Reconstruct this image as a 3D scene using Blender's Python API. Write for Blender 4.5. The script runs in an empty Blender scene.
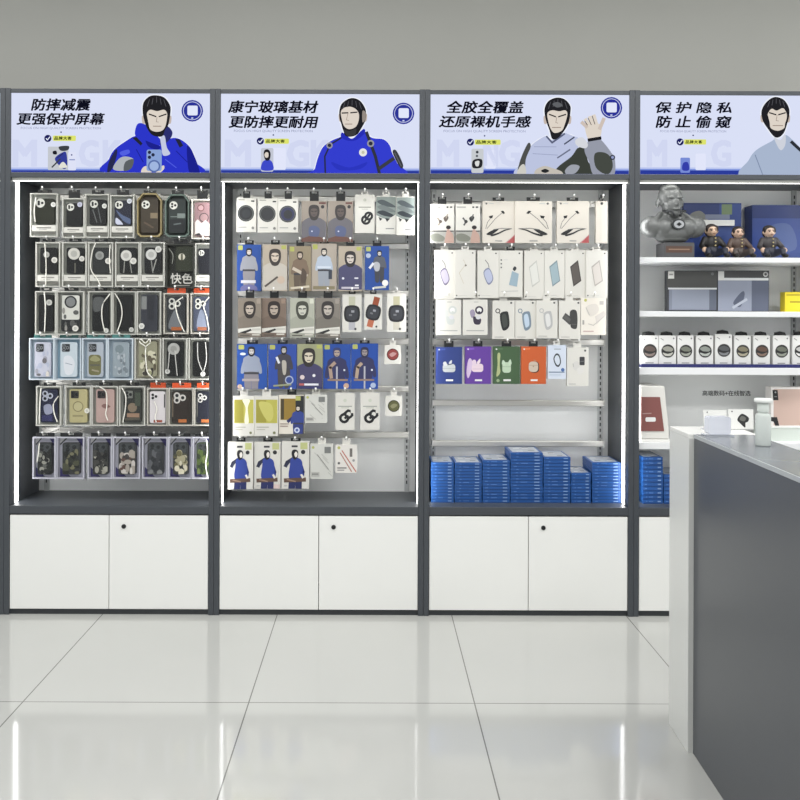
import bpy, bmesh, math, random
from mathutils import Vector, Matrix
random.seed(7)
SC = bpy.context.scene
COL = SC.collection
# ------------------------------------------------------------------ camera geometry
F, D, CZ, U0, V0, ROLL = 875.0, 4.0, 1.371, 374.0, 316.0, math.radians(0.2)
CA, SA = math.cos(ROLL), math.sin(ROLL)
def P(u, v, y):                       # a picture point at world depth y -> world x, z
    k = (D + y) / F
    du, dv = u - U0, v - V0
    return (du*CA + dv*SA)*k, CZ + (du*SA - dv*CA)*k

# ------------------------------------------------------------------ materials
def lin(c):
    c = c/255.0
    return c/12.92 if c <= 0.04045 else ((c+0.055)/1.055)**2.4
def rgba(c): return (lin(c[0]), lin(c[1]), lin(c[2]), 1.0)
MC = {}
def base_mat(name):
    m = bpy.data.materials.new(name); m.use_nodes = True
    return m, m.node_tree, m.node_tree.nodes['Principled BSDF']
def M(c, rough=0.45, metal=0.0, noise=0.0, scale=30.0, coat=0.0):
    key = ('p', tuple(c), rough, metal, noise, scale, coat)
    if key in MC: return MC[key]
    m, nt, b = base_mat('paint_%d_%d_%d' % tuple(c))
    b.inputs['Base Color'].default_value = rgba(c)
    b.inputs['Roughness'].default_value = rough
    b.inputs['Metallic'].default_value = metal
    if coat: b.inputs['Coat Weight'].default_value = coat
    if noise:
        tc = nt.nodes.new('ShaderNodeTexCoord'); n = nt.nodes.new('ShaderNodeTexNoise')
        n.inputs['Scale'].default_value = scale; n.inputs['Detail'].default_value = 3
        r = nt.nodes.new('ShaderNodeMapRange'); r.inputs['To Min'].default_value = 1-noise; r.inputs['To Max'].default_value = 1+noise
        mx = nt.nodes.new('ShaderNodeVectorMath'); mx.operation = 'SCALE'
        mx.inputs[0].default_value = rgba(c)[:3]
        nt.links.new(tc.outputs['Object'], n.inputs['Vector']); nt.links.new(n.outputs['Fac'], r.inputs['Value'])
        nt.links.new(r.outputs['Result'], mx.inputs['Scale']); nt.links.new(mx.outputs['Vector'], b.inputs['Base Color'])
    MC[key] = m
    return m
def E(c, s=1.0):                      # backlit print / lamp surface
    key = ('e', tuple(c), s)
    if key in MC: return MC[key]
    m = bpy.data.materials.new('lit_%d_%d_%d' % tuple(c)); m.use_nodes = True
    nt = m.node_tree; nt.nodes.clear()
    o = nt.nodes.new('ShaderNodeOutputMaterial'); e = nt.nodes.new('ShaderNodeEmission')
    e.inputs['Color'].default_value = rgba(c); e.inputs['Strength'].default_value = s
    nt.links.new(e.outputs[0], o.inputs[0]); MC[key] = m
    return m
def clear(name, c, a, rough):         # clear / frosted plastic: mix of see-through and surface
    key = (name, tuple(c), a, rough)
    if key in MC: return MC[key]
    m, nt, b = base_mat(name)
    b.inputs['Base Color'].default_value = rgba(c); b.inputs['Roughness'].default_value = rough
    t = nt.nodes.new('ShaderNodeBsdfTransparent'); mx = nt.nodes.new('ShaderNodeMixShader')
    mx.inputs['Fac'].default_value = a
    nt.links.new(t.outputs[0], mx.inputs[1]); nt.links.new(b.outputs[0], mx.inputs[2])
    nt.links.new(mx.outputs[0], nt.nodes['Material Output'].inputs[0]); MC[key] = m
    return m
FILM = clear('clear_film', (40,42,42), 0.07, 0.1)
FROST = clear('frosted_plastic', (214,214,206), 0.72, 0.3)
GREYP = M((66,70,75), 0.4, noise=0.05, scale=6)
WHITE = M((236,236,232), 0.35)
CHROME = M((214,212,206), 0.34, 0.8)
BLACK = M((24,25,26), 0.4)

# ------------------------------------------------------------------ mesh builder
class MB:
    def __init__(s): s.v, s.f, s.m, s.mats, s.lv = [], [], [], [], 0
    def mi(s, m):
        if m not in s.mats: s.mats.append(m)
        return s.mats.index(m)
    def face(s, pts, m):
        n = len(s.v); s.v += [tuple(p) for p in pts]; s.f.append(tuple(range(n, n+len(pts)))); s.m.append(s.mi(m))
    def faces(s, pts, fs, m):
        n = len(s.v); s.v += [tuple(p) for p in pts]; i = s.mi(m)
        for f in fs: s.f.append(tuple(n+k for k in f)); s.m.append(i)
    def box(s, x0, y0, z0, x1, y1, z1, m, c=0.0):
        if c:                         # chamfered along the four depth edges
            return s.prism([(x0+c,z0),(x1-c,z0),(x1,z0+c),(x1,z1-c),(x1-c,z1),(x0+c,z1),(x0,z1-c),(x0,z0+c)], y0, y1, m)
        p = [(x0,y0,z0),(x1,y0,z0),(x1,y1,z0),(x0,y1,z0),(x0,y0,z1),(x1,y0,z1),(x1,y1,z1),(x0,y1,z1)]
        s.faces(p, [(0,3,2,1),(4,5,6,7),(0,1,5,4),(1,2,6,5),(2,3,7,6),(3,0,4,7)], m)
    def prism(s, pts, y0, y1, m):     # outline in x,z (counter-clockwise), from front y0 to back y1
        n = len(pts)
        p = [(x,y0,z) for x,z in pts] + [(x,y1,z) for x,z in pts]
        fs = [tuple(range(n)), tuple(range(2*n-1, n-1, -1))]
        fs += [(i, n+i, n+(i+1)%n, (i+1)%n) for i in range(n)]
        s.faces(p, fs, m)
    def frame(s, o, i, y0, y1, m):    # rectangular ring in x,z
        def q(r): return [(r[0],r[1]),(r[2],r[1]),(r[2],r[3]),(r[0],r[3])]
        a, b = q(o), q(i)
        p = [(x,y0,z) for x,z in a]+[(x,y0,z) for x,z in b]+[(x,y1,z) for x,z in a]+[(x,y1,z) for x,z in b]
        fs = []
        for k in range(4):
            l = (k+1) % 4
            fs += [(k,l,4+l,4+k), (8+l,8+k,12+k,12+l), (k,8+k,8+l,l), (4+l,12+l,12+k,4+k)]
        s.faces(p, fs, m)
    def tube(s, path, r, m, n=8):
        path = [Vector(p) for p in path]; rings = []
        for i, p in enumerate(path):
            d = (path[min(i+1,len(path)-1)] - path[max(i-1,0)]).normalized()
            a = d.cross(Vector((0,0,1)) if abs(d.z) < 0.9 else Vector((1,0,0))).normalized(); b = a.cross(d)
            rings.append([p + (a*math.cos(2*math.pi*k/n) + b*math.sin(2*math.pi*k/n))*r for k in range(n)])
        pts = [q for rr in rings for q in rr]; fs = []
        for i in range(len(rings)-1):
            for k in range(n):
                l = (k+1) % n
                fs.append((i*n+k, i*n+l, (i+1)*n+l, (i+1)*n+k))
        fs += [tuple(range(n-1,-1,-1)), tuple(range((len(rings)-1)*n, len(rings)*n))]
        s.faces(pts, fs, m)
    def lathe(s, cx, cy, prof, m, n=24):
        pts = [(cx+r*math.cos(2*math.pi*k/n), cy+r*math.sin(2*math.pi*k/n), z) for r, z in prof for k in range(n)]; fs = []
        for i in range(len(prof)-1):
            for k in range(n):
                l = (k+1) % n; fs.append((i*n+k, i*n+l, (i+1)*n+l, (i+1)*n+k))
        fs += [tuple(range(n-1,-1,-1)), tuple(range((len(prof)-1)*n, len(prof)*n))]
        s.faces(pts, fs, m)
    def mesh(s, name, smooth=False):
        me = bpy.data.meshes.new(name); me.from_pydata(s.v, [], s.f)
        for m in s.mats: me.materials.append(m)
        me.polygons.foreach_set('material_index', s.m)
        if smooth: me.polygons.foreach_set('use_smooth', [True]*len(s.f))
        me.update(); return me
def obj(name, mb, parent=None, smooth=False, bevel=0.0):
    me = mb if isinstance(mb, bpy.types.Mesh) else mb.mesh(name, smooth)
    o = bpy.data.objects.new(name, me); COL.objects.link(o)
    if parent is not None: o.parent = parent
    if bevel:
        b = o.modifiers.new('edge', 'BEVEL'); b.width = bevel; b.segments = 2; b.limit_method = 'ANGLE'
    return o
def tag(o, label, cat, group=None):
    o['label'] = label; o['category'] = cat
    if group: o['group'] = group
    return o
def thing(name, label, cat, loc, group=None, rz=0.0, ry=0.0):
    o = bpy.data.objects.new(name, None); COL.objects.link(o)
    o.location = loc; o.rotation_euler = (0, ry, rz); o.empty_display_size = 0.05
    return tag(o, label, cat, group)
def struct(name, mb):
    o = obj(name, mb); o['kind'] = 'structure'; return o

# ------------------------------------------------------------------ flat printed art
TXT = {}
def text_mesh(t, bold, shear):
    key = (t, bold, shear)
    if key in TXT: return TXT[key]
    c = bpy.data.curves.new('lettering', 'FONT'); c.body = t; c.size = 1.0; c.offset = bold; c.shear = shear
    c.dimensions = '2D'; c.fill_mode = 'FRONT'; c.resolution_u = 2
    o = bpy.data.objects.new('lettering', c); COL.objects.link(o)
    dg = bpy.context.evaluated_depsgraph_get()
    me = bpy.data.meshes.new_from_object(o.evaluated_get(dg))
    vs = [(v.co.x, v.co.y) for v in me.vertices]; fs = [tuple(p.vertices) for p in me.polygons]
    bpy.data.objects.remove(o); bpy.data.curves.remove(c); bpy.data.meshes.remove(me)
    if not vs: vs = [(0,0),(1,0),(1,1)]; fs = [(0,1,2)]
    x0, x1 = min(v[0] for v in vs), max(v[0] for v in vs); y0, y1 = min(v[1] for v in vs), max(v[1] for v in vs)
    TXT[key] = ([((x-x0)/(x1-x0), (y-y0)/(y1-y0)) for x, y in vs], fs)
    return TXT[key]
def smooth_pts(pts, n=5):
    out = []; L = len(pts)
    for i in range(L):
        a, b, c, d = pts[i-1], pts[i], pts[(i+1)%L], pts[(i+2)%L]
        for k in range(n):
            t = k/n
            out.append(tuple(0.5*((2*b[j]) + (c[j]-a[j])*t + (2*a[j]-5*b[j]+4*c[j]-d[j])*t*t + (3*b[j]-a[j]-3*c[j]+d[j])*t**3) for j in (0,1)))
    return out
def clip(pts, R):
    def cut(ps, ax, lim, keep):
        out = []
        for i in range(len(ps)):
            a, b = ps[i-1], ps[i]
            ia, ib = keep(a[ax], lim), keep(b[ax], lim)
            if ia != ib:
                t = (lim-a[ax])/(b[ax]-a[ax]); out.append((a[0]+(b[0]-a[0])*t, a[1]+(b[1]-a[1])*t))
            if ib: out.append(b)
        return out
    ge, le = (lambda v, l: v >= l), (lambda v, l: v <= l)
    for ax, lim, kp in ((0,R[0],ge),(0,R[2],le),(1,R[1],ge),(1,R[3],le)):
        if len(pts) < 3: return []
        pts = cut(pts, ax, lim, kp)
    return pts
class Art:
    """Prints flat shapes on a face that looks towards -y; X, Z map art coordinates to metres."""
    def __init__(s, mb, X, Z, y, mat, R=(0,0,1,1), asp=1.0, step=0.00012):
        s.mb, s.X, s.Z, s.y, s.mat, s.R, s.asp, s.k, s.step = mb, X, Z, y, mat, R, asp, 1, step
    def poly(s, pts, c):
        pts = clip(list(pts), s.R)
        if len(pts) < 3: return
        q = [(s.X(a), s.Z(b)) for a, b in pts]
        ar = sum(q[i-1][0]*q[i][1]-q[i][0]*q[i-1][1] for i in range(len(q)))
        if ar < 0: q.reverse()
        y = s.y - s.k*s.step; s.k += 1
        s.mb.face([(x, y, z) for x, z in q], s.mat(c))
    def line(s, pts, w, c):
        A = s.asp
        for i in range(len(pts)-1):
            (x0,y0),(x1,y1) = pts[i], pts[i+1]
            dx, dy = x1-x0, (y1-y0)/A
            L = math.hypot(dx, dy) or 1e-6
            nx, ny = -dy/L*w/2, dx/L*w/2*A
            ex, ey = dx/L*w*0.25, dy/L*w*0.25*A
            s.poly([(x0-ex+nx,y0-ey+ny),(x1+ex+nx,y1+ey+ny),(x1+ex-nx,y1+ey-ny),(x0-ex-nx,y0-ey-ny)], c); s.k -= 1
        s.k += 1
    def ell(s, cx, cy, rx, ry, c, n=20):
        s.poly([(cx+rx*math.cos(2*math.pi*i/n), cy+ry*math.sin(2*math.pi*i/n)) for i in range(n)], c)
    def txt(s, t, x0, y0, x1, y1, c, bold=0.0, shear=0.0):
        vs, fs = text_mesh(t, 0.0, shear); hgt = abs(y1-y0)*bold
        for dx, dy in (((0,0),) if not bold else ((-1,-1),(1,-1),(-1,1),(1,1),(0,0),(-1,0),(1,0))):
            y = s.y - s.k*s.step; s.k += 1
            bx, by = dx*hgt, dy*hgt*0.8
            s.mb.faces([(s.X(x0+bx+(x1-x0)*a), y, s.Z(y1+by+(y0-y1)*b)) for a, b in vs], fs, s.mat(c))
    def draw(s, ops):
        A = s.asp
        for o in ops:
            k = o[0]
            if k == 'r': s.poly([(o[1],o[2]),(o[3],o[2]),(o[3],o[4]),(o[1],o[4])], o[5])
            elif k == 'e': s.ell(o[1],o[2],o[3],o[4],o[5])
            elif k == 'd': s.ell(o[1],o[2],o[3],o[3]*A,o[4])
            elif k == 'o': s.ell(o[1],o[2],o[3],o[3]*A,o[5]); s.ell(o[1],o[2],o[4],o[4]*A,o[6])
            elif k == 'p': s.poly(o[1], o[2])
            elif k == 's': s.poly(smooth_pts(o[1]), o[2])
            elif k == 'l': s.line(o[1], o[2], o[3])
            elif k == 't': s.txt(o[1],o[2],o[3],o[4],o[5],o[6], *(o[7:]))
            elif k == 'rr':           # rounded rectangle
                x0,y0,x1,y1,r,c = o[1:7]; pts = []
                for cx,cy,a in ((x1-r,y0+r*A,-90),(x1-r,y1-r*A,0),(x0+r,y1-r*A,90),(x0+r,y0+r*A,180)):
                    for j in range(5):
                        t = math.radians(a+22.5*j); pts.append((cx+r*math.cos(t), cy+r*A*math.sin(t)))
                s.poly(pts, c)
# generic printed people (plain stand-ins): head width = 1 unit
def person(cx, top, sc, asp, hair, skin, top_c, trim=(60,60,66), beard=True, arms=True, cap=None, low=None):
    def q(x, y): return (cx + x*sc, top + y*sc*asp)
    def S(pts, c): return ('s', [q(*p) for p in pts], c)
    o = []
    if arms: o += [S([(-1.0,1.75),(-1.35,2.6),(-1.45,3.6),(-1.05,3.6),(-0.75,2.4)], top_c), S([(1.0,1.75),(1.35,2.6),(1.45,3.6),(1.05,3.6),(0.75,2.4)], top_c)]
    o += [S([(-0.3,1.15),(-1.0,1.5),(-1.15,2.0),(-0.9,3.0),(-0.85,3.9),(0.85,3.9),(0.9,3.0),(1.15,2.0),(1.0,1.5),(0.3,1.15)], top_c)]
    if low: o += [S([(-0.85,3.6),(-0.95,5.2),(-0.8,6.5),(-0.1,6.5),(0,4.6),(0.1,6.5),(0.8,6.5),(0.95,5.2),(0.85,3.6)], low), ('l', [q(-0.95,3.65), q(0.95,3.65)], 0.3*sc, trim)]
    o += [S([(-0.5,0.5),(-0.38,0.08),(0,-0.02),(0.38,0.08),(0.5,0.5),(0.42,1.0),(0.2,1.32),(-0.2,1.32),(-0.42,1.0)], hair)]
    o += [S([(-0.33,0.55),(-0.2,0.34),(0.2,0.34),(0.33,0.55),(0.28,0.9),(0.1,1.06),(-0.1,1.06),(-0.28,0.9)], skin)]
    o += [('l', [q(-0.27,0.56), q(-0.06,0.6)], 0.09*sc, hair), ('l', [q(0.27,0.56), q(0.06,0.6)], 0.09*sc, hair), ('l', [q(-0.12,0.93), q(0.12,0.93)], 0.06*sc, trim)]
    return o
def bust(cx, top, sc, asp, hair, skin, top_c, trim=(60,60,66)):
    def q(x, y): return (cx + x*sc, top + y*sc*asp)
    def S(pts, c): return ('s', [q(*p) for p in pts], c)
    return [S([(-0.35,1.15),(-1.0,1.5),(-1.25,2.1),(-1.35,3.4),(1.35,3.4),(1.25,2.1),(1.0,1.5),(0.35,1.15)], top_c),
            S([(-0.52,0.5),(-0.4,0.08),(0,-0.04),(0.4,0.08),(0.52,0.5),(0.46,1.0),(0.22,1.4),(-0.22,1.4),(-0.46,1.0)], hair),
            S([(-0.33,0.55),(-0.2,0.34),(0.2,0.34),(0.33,0.55),(0.28,0.9),(0.12,1.08),(-0.12,1.08),(-0.28,0.9)], skin),
            ('l', [q(-0.28,0.56), q(-0.06,0.6)], 0.1*sc, hair), ('l', [q(0.28,0.56), q(0.06,0.6)], 0.1*sc, hair),
            ('l', [q(-0.12,0.93), q(0.12,0.93)], 0.06*sc, trim)]
def ink(c): return tuple(int(v*0.88) for v in c) if max(c)-min(c) > 34 else tuple(c)
PM = lambda c: M(ink(c), 0.4)

# ------------------------------------------------------------------ room
def floor_mat():
    m, nt, b = base_mat('glossy_floor_tiles')
    N, L = nt.nodes, nt.links
    g = N.new('ShaderNodeNewGeometry'); sx = N.new('ShaderNodeSeparateXYZ'); L.new(g.outputs['Position'], sx.inputs[0])
    def joint(sock, off, size):
        a = N.new('ShaderNodeMath'); a.operation = 'ADD'; L.new(sock, a.inputs[0]); a.inputs[1].default_value = off
        d = N.new('ShaderNodeMath'); d.operation = 'PINGPONG'; L.new(a.outputs[0], d.inputs[0]); d.inputs[1].default_value = size/2
        c = N.new('ShaderNodeMath'); c.operation = 'LESS_THAN'; L.new(d.outputs[0], c.inputs[0]); c.inputs[1].default_value = 0.0022
        return c.outputs[0]
    mx = N.new('ShaderNodeMath'); mx.operation = 'MAXIMUM'
    L.new(joint(sx.outputs['X'], 0.439+8.0, 0.8), mx.inputs[0]); L.new(joint(sx.outputs['Y'], 0.9+16.0, 1.6), mx.inputs[1])
    n = N.new('ShaderNodeTexNoise'); n.inputs['Scale'].default_value = 1.6; L.new(g.outputs['Position'], n.inputs['Vector'])
    cr = N.new('ShaderNodeMix'); cr.data_type = 'RGBA'
    L.new(n.outputs['Fac'], cr.inputs['Factor']); cr.inputs['A'].default_value = rgba((184,185,181)); cr.inputs['B'].default_value = rgba((192,192,188))
    c2 = N.new('ShaderNodeMix'); c2.data_type = 'RGBA'
    L.new(mx.outputs[0], c2.inputs['Factor']); L.new(cr.outputs['Result'], c2.inputs['A']); c2.inputs['B'].default_value = rgba((120,120,116))
    L.new(c2.outputs['Result'], b.inputs['Base Color']); b.inputs['Roughness'].default_value = 0.075
    return m
mb = MB(); mb.box(-4.2, -6.0, -0.06, 5.0, 0.55, 0.0, floor_mat()); struct('floor', mb)
mb = MB(); mb.box(-4.2, 0.40, 0.0, 5.0, 0.55, 3.3, M((172,172,166), 0.8, noise=0.03, scale=2.0)); struct('wall_back', mb)
mb = MB(); mb.box(-4.2, -6.0, 3.3, 5.0, 0.55, 3.4, M((225,225,222), 0.8, noise=0.02, scale=2.0)); struct('ceiling', mb)

# ------------------------------------------------------------------ cabinets
PITCH, PX0, TH = 0.9597, -1.689, 0.0245
ZTOP, ZS1, ZS0, ZH, ZL, ZLB, ZD1, ZD0 = 2.408, 2.387, 2.0235, 2.001, 0.498, 0.461, 0.455, 0.026
DEP, YB = 0.375, 0.355
LED = E((255,255,255), 9.0)
LEDH = E((246,246,240), 6.0)
BACK = M((240,241,239), 0.5, noise=0.02, scale=3)
DOOR = M((238,238,234), 0.3, noise=0.01, scale=4)
STRIP = M((196,198,197), 0.35, 0.3)
def cabinet(i, label, uprights=True, locks=True):
    xa = PX0 + PITCH*i; xb = xa + PITCH; xc = (xa+xb)/2; h = PITCH/2
    c = thing('display_cabinet', label, 'cabinet', (xc, 0, 0), 'wall of display cabinets')
    for s in (-1, 1):
        m = MB(); x0, x1 = sorted((s*(h-0.0004), s*(h-TH))); m.box(x0, 0, 0, x1, DEP, ZTOP, GREYP); obj('side_panel', m, c, bevel=0.0015)
    x = h - TH
    m = MB(); m.box(-x, YB, 0.02, x, DEP, ZTOP, BACK); obj('back_panel', m, c)
    m = MB(); m.box(-x, 0.002, ZS1, x, YB, ZTOP-0.002, GREYP); obj('top_rail', m, c, bevel=0.0015)
    m = MB(); m.box(-x, 0.002, ZH, x, YB, ZS0, GREYP); obj('header_rail', m, c, bevel=0.0015)
    m = MB(); m.box(-x, 0.001, ZLB, x, YB, ZL, GREYP); obj('display_ledge', m, c, bevel=0.002)
    m = MB(); m.box(-x, 0.012, 0.0, x, 0.05, ZD0-0.004, M((48,51,54), 0.4)); obj('plinth', m, c)
    m = MB(); m.box(-x, 0.05, ZD0-0.003, x, YB, ZD0+0.012, GREYP); obj('bottom_panel', m, c)
    for s in (-1, 1):
        x0, x1 = sorted((s*0.0015, s*(x-0.002)))
        m = MB(); m.box(x0, 0.004, ZD0, x1, 0.022, ZD1, DOOR); d = obj('door', m, c, bevel=0.0012)
        if s > 0 and locks:
            m = MB(); K = M((70,70,72), 0.3, 0.7)
            lz = 0.4045
            for r, y0, y1, mt in ((0.0105, 0.0005, 0.006, K), (0.0075, -0.002, 0.001, BLACK)):
                m.prism([(0.068+r*math.cos(t*math.pi/8), lz+r*math.sin(t*math.pi/8)) for t in range(16)], y0, y1, mt)
            obj('lock', m, d)
    for s in (-1, 1):
        m = MB(); x0, x1 = sorted((s*x, s*(x-0.0016))); m.box(x0, 0.052, ZL, x1, 0.100, ZH-0.01, M((225,225,222), 0.4))
        x0, x1 = sorted((s*(x-0.0015), s*(x-0.0024))); m.box(x0, 0.056, ZL+0.003, x1, 0.096, ZH-0.012, LED); obj('light_strip', m, c)
    m = MB(); m.box(-x, 0.018, ZH-0.013, x, 0.024, ZH, M((206,206,200), 0.5)); m.box(-x, 0.0241, ZH-0.0125, x, 0.044, ZH, LEDH); obj('light_strip', m, c)
    if uprights:
        for s in (-1, 1):
            m = MB(); ux = s*(x-0.041); m.box(ux-0.011, YB-0.012, ZL, ux+0.011, YB, ZH, STRIP)
            z = ZL+0.04
            while z < ZH-0.04:
                m.box(ux-0.003, YB-0.0125, z, ux+0.003, YB-0.0118, z+0.017, BLACK); z += 0.029
            obj('slotted_upright', m, c)
    return c, xc
CABS = {}
for i, lab in ((-1,'grey display cabinet at the picture edge, mostly out of view beside the phone case wall'),
               (0,'grey display cabinet hung with clear packed phone cases over white doors'),
               (1,'grey display cabinet hung with picture boxes, watch straps and small parts'),
               (2,'grey display cabinet with white accessory boxes above blue carton stacks'),
               (3,'grey display cabinet with white shelves holding a statue bust')):
    CABS[i] = cabinet(i, lab, locks=(i >= 0))

# ------------------------------------------------------------------ lightbox signs
LB = (218,224,246); NAVY = (36,44,140); INK = (14,16,30)
EM = lambda c: E(c, 1.0)
def sign(i, label, lines, cap, dot, chk, tagr, prod, ghost, fig, badge):
    xa = PX0 + PITCH*i + TH; w = PITCH - 2*TH; xc = xa + w/2
    t = thing('lightbox_sign', label, 'sign', (xc, 0.15, ZS0), 'lit header signs above the cabinets')
    Y = 0.006
    hh = ZS1 - ZS0
    m = MB(); m.box(-w/2+0.001, Y-0.15+0.004, 0.0006, w/2-0.001, 0.12, hh-0.0006, GREYP); obj('housing', m, t)
    X = lambda u: P(u, 133, Y)[0] - xc
    Z = lambda v: CZ - (v-V0)*(D+Y)/F + (U0 and (xc*SA)) - ZS0
    R = ((xa+0.002)*F/(D+Y)+U0+0.3, 93.0, (xa+w-0.002)*F/(D+Y)+U0+0.9, 173.4)
    X0, X1 = -w/2+0.001, w/2-0.001
    Zc = lambda v: max(0.0006, min(hh-0.0006, Z(v)))
    Rr = (U0+(xa+0.0015)*F/(D+Y)+0.65, 60, U0+(xa+w-0.0015)*F/(D+Y)+0.6, 190)
    def art(mbx, lv):
        return Art(mbx, X, Zc, Y-0.15+0.0035-lv, EM, Rr, 1.0, 0.00008)
    m = MB(); m.box(X0, Y-0.15, 0.0006, X1, Y-0.15+0.004, hh-0.0006, EM(LB))
    a = art(m, 0.0038)
    a.draw([('r',0,167.6,900,170,(190,201,240)), ('r',0,169.2,900,171.2,(120,142,218)), ('r',0,170.6,900,180,(44,60,154))]); obj('face_panel', m, t)
    if not lines: return t
    if ghost:
        for g, x0, x1 in ghost:
            m = MB(); a = art(m, 0.0046); a.txt(g, x0, 141, x1, 166, (209,215,241), 0.05); obj('pale_letter', m, t)
    m = MB(); a = art(m, 0.0050)
    for s, x0, y0, x1, y1 in lines: a.txt(s, x0+0.4, y0+0.4, x1-0.4, y1-0.4, INK, 0.033, 0.18)
    obj('headline', m, t)
    if cap:
        m = MB(); a = art(m, 0.0050); a.txt('FOCUS ON HIGH QUALITY SCREEN PROTECTION', *cap, (140,146,178)); a.draw([('d',dot[0],dot[1],0.8,(60,64,110))]); obj('caption', m, t)
    m = MB(); a = art(m, 0.0050)
    a.draw([('d',chk[0],chk[1],3.6,(26,30,92)), ('l',[(chk[0]-1.7,chk[1]),(chk[0]-0.4,chk[1]+1.6),(chk[0]+2.0,chk[1]-1.6)],0.9,(235,240,255)),
            ('rr',tagr[0],tagr[1],tagr[2],tagr[3],1.0,(222,228,110))])
    w4 = (tagr[2]-tagr[0]-5)/4.0
    for k, ch in enumerate('品牌大客'): a.txt(ch, tagr[0]+1.5+k*w4, tagr[1]+1, tagr[0]+0.8+(k+1)*w4, tagr[3]-1, (52,62,20), 0.04)
    obj('product_tag', m, t)
    m = MB(); a = art(m, 0.0050); a.draw(prod); obj('product_picture', m, t)
    m = MB(); a = art(m, 0.0055); a.draw(fig); obj('printed_figure', m, t)
    if badge:
        bx, by = badge; m = MB(); a = art(m, 0.0050)
        a.draw([('d',bx,by,10.8,(44,52,150)), ('o',bx,by,9.3,8.7,(214,220,246),(44,52,150)), ('rr',bx-4.9,by-5.2,bx+5.4,by+4.6,1.6,(226,231,250)), ('r',bx-1,by+6.6,bx+1,by+8,(200,208,240))])
        obj('badge', m, t)
    return t
def xf(ox, s, oy=85.0): return lambda pts: [(ox+x*s, oy+y*s) for x, y in pts]
SK, SKD, HR = (222,212,200), (150,132,122), (34,34,38)
BL, BLD, BLL = (44,54,200), (28,34,140), (82,96,226)
WH = (240,243,252)
def hal(T, pts): q = smooth_pts(T(pts)); return ('l', q+q[:1], 2.2, WH)
def head(T, hair, face, brow, mouth, nose, hairc=HR):
    (x0, y0), (x1, y1) = hair[0], hair[len(hair)//2]
    tx = sum(p[0] for p in hair)/len(hair); ty = min(p[1] for p in hair)
    loc = [('l', T([(tx+k*26, ty+14+abs(k)*9), (tx+k*34, ty+52+abs(k)*14)]), 0.5, (92,92,98)) for k in (-2,-1,0,1,2)]
    hx0, hx1 = min(p[0] for p in hair), max(p[0] for p in hair); fy = sum(p[1] for p in face)/len(face)
    ears = [('s', T([(e-13,fy-24),(e+13,fy-24),(e+10,fy+26),(e-10,fy+26)]), (196,182,172)) for e in (hx0+8, hx1-8)]
    return ears + [('s', T(hair), hairc), ('s', T(face), SK)] + loc + \
           [('l', T(b), 1.25, HR) for b in brow] + [('l', T(nose), 0.5, SKD), ('l', T(mouth), 0.8, SKD)]
# sign one
T = xf(105, 0.1375)
body1 = [(5,640),(30,540),(70,470),(150,410),(225,370),(300,390),(400,440),(470,390),(540,390),(610,440),(645,500),(660,560),(690,640)]
hair1 = [(275,200),(280,130),(320,85),(370,75),(430,90),(470,140),(478,190),(462,290),(440,320),(420,370),(380,375),(340,360),(310,320),(290,270)]
fig1 = [hal(T, hair1), ('l', T(body1), 1.8, WH), ('s', T(body1), BL),
        ('s', T([(600,440),(645,500),(690,640),(620,640),(600,540)]), BLD), ('s', T([(300,400),(400,445),(380,470),(320,450)]), BLD),
        ('s', T([(30,560),(80,470),(90,500),(60,600),(20,640)]), (40,42,80)),
        ('s', T([(60,610),(100,540),(150,520),(210,540),(190,600),(130,625)]), (176,180,186)), ('s', T([(150,560),(210,540),(195,605),(140,625)]), (92,96,100)),
        ('s', T([(110,490),(170,470),(180,495),(130,515)]), BLL),
        ('s', T([(236,285),(290,285),(335,335),(400,390),(405,440),(300,405),(222,370)]), BL), ('s', T([(430,340),(455,300),(492,345),(468,400),(410,440),(405,390)]), (44,48,110)),
        ('p', T([(200,385),(230,378),(275,425),(262,442)]), (38,40,50)), ('p', T([(510,390),(545,395),(570,440),(545,455)]), (38,40,60)),
        ('s', T([(405,385),(435,370),(450,450),(475,500),(425,512),(412,450)]), (196,202,226)),
        ('l', T([(520,480),(600,560)]), 0.8, BLD), ('l', T([(230,470),(280,560)]), 0.8, BLD), ('l', T([(440,540),(520,600)]), 0.8, BLL)] + \
       head(T, hair1, [(306,205),(330,180),(380,190),(430,180),(452,205),(452,240),(440,300),(415,332),(370,340),(330,322),(318,280),(310,240)],
            [[(322,212),(372,230)],[(395,230),(446,212)]], [(352,300),(410,300)], [(380,235),(374,268),(390,270)]) + \
       [('s', T([(268,640),(275,605),(305,590),(340,625),(330,645)]), SK), ('s', T([(370,640),(400,600),(430,585),(432,610),(400,640)]), SK),
        ('rr', *T([(305,470)])[0], *T([(415,625)])[0], 2.0, (138,164,214)), ('o', *T([(360,590)])[0], 6.2, 4.6, (90,112,170),(160,182,224)),
        ('d', *T([(326,490)])[0], 1.7, (40,46,70)), ('d', *T([(352,508)])[0], 1.7, (40,46,70)), ('d', *T([(326,526)])[0], 1.7, (40,46,70))]
T0 = xf(0, 0.1375)
prod1 = [('rr',*T0([(350,450)])[0],*T0([(500,620)])[0],1.2,(196,200,206)), ('s',T0([(385,485),(410,480),(415,505),(390,505)]),(30,32,40)), ('s',T0([(430,450),(500,445),(495,475),(445,480)]),(60,64,70)),
         ('s',T0([(400,540),(460,490),(485,500),(490,590),(460,610)]),(52,62,150)), ('l',T0([(420,530),(460,500)]),0.8,(40,44,90)), ('l',T0([(380,600),(440,540)]),1.4,(60,66,72)),
         ('s',T0([(430,600),(460,560),(490,600)]),(226,226,214)), ('rr',*T0([(497,490)])[0],*T0([(555,622)])[0],1.2,(222,226,246)), ('l',T0([(508,545),(545,545)]),1.2,(140,150,196)), ('d',*T0([(523,510)])[0],0.8,(70,80,130))]
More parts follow.
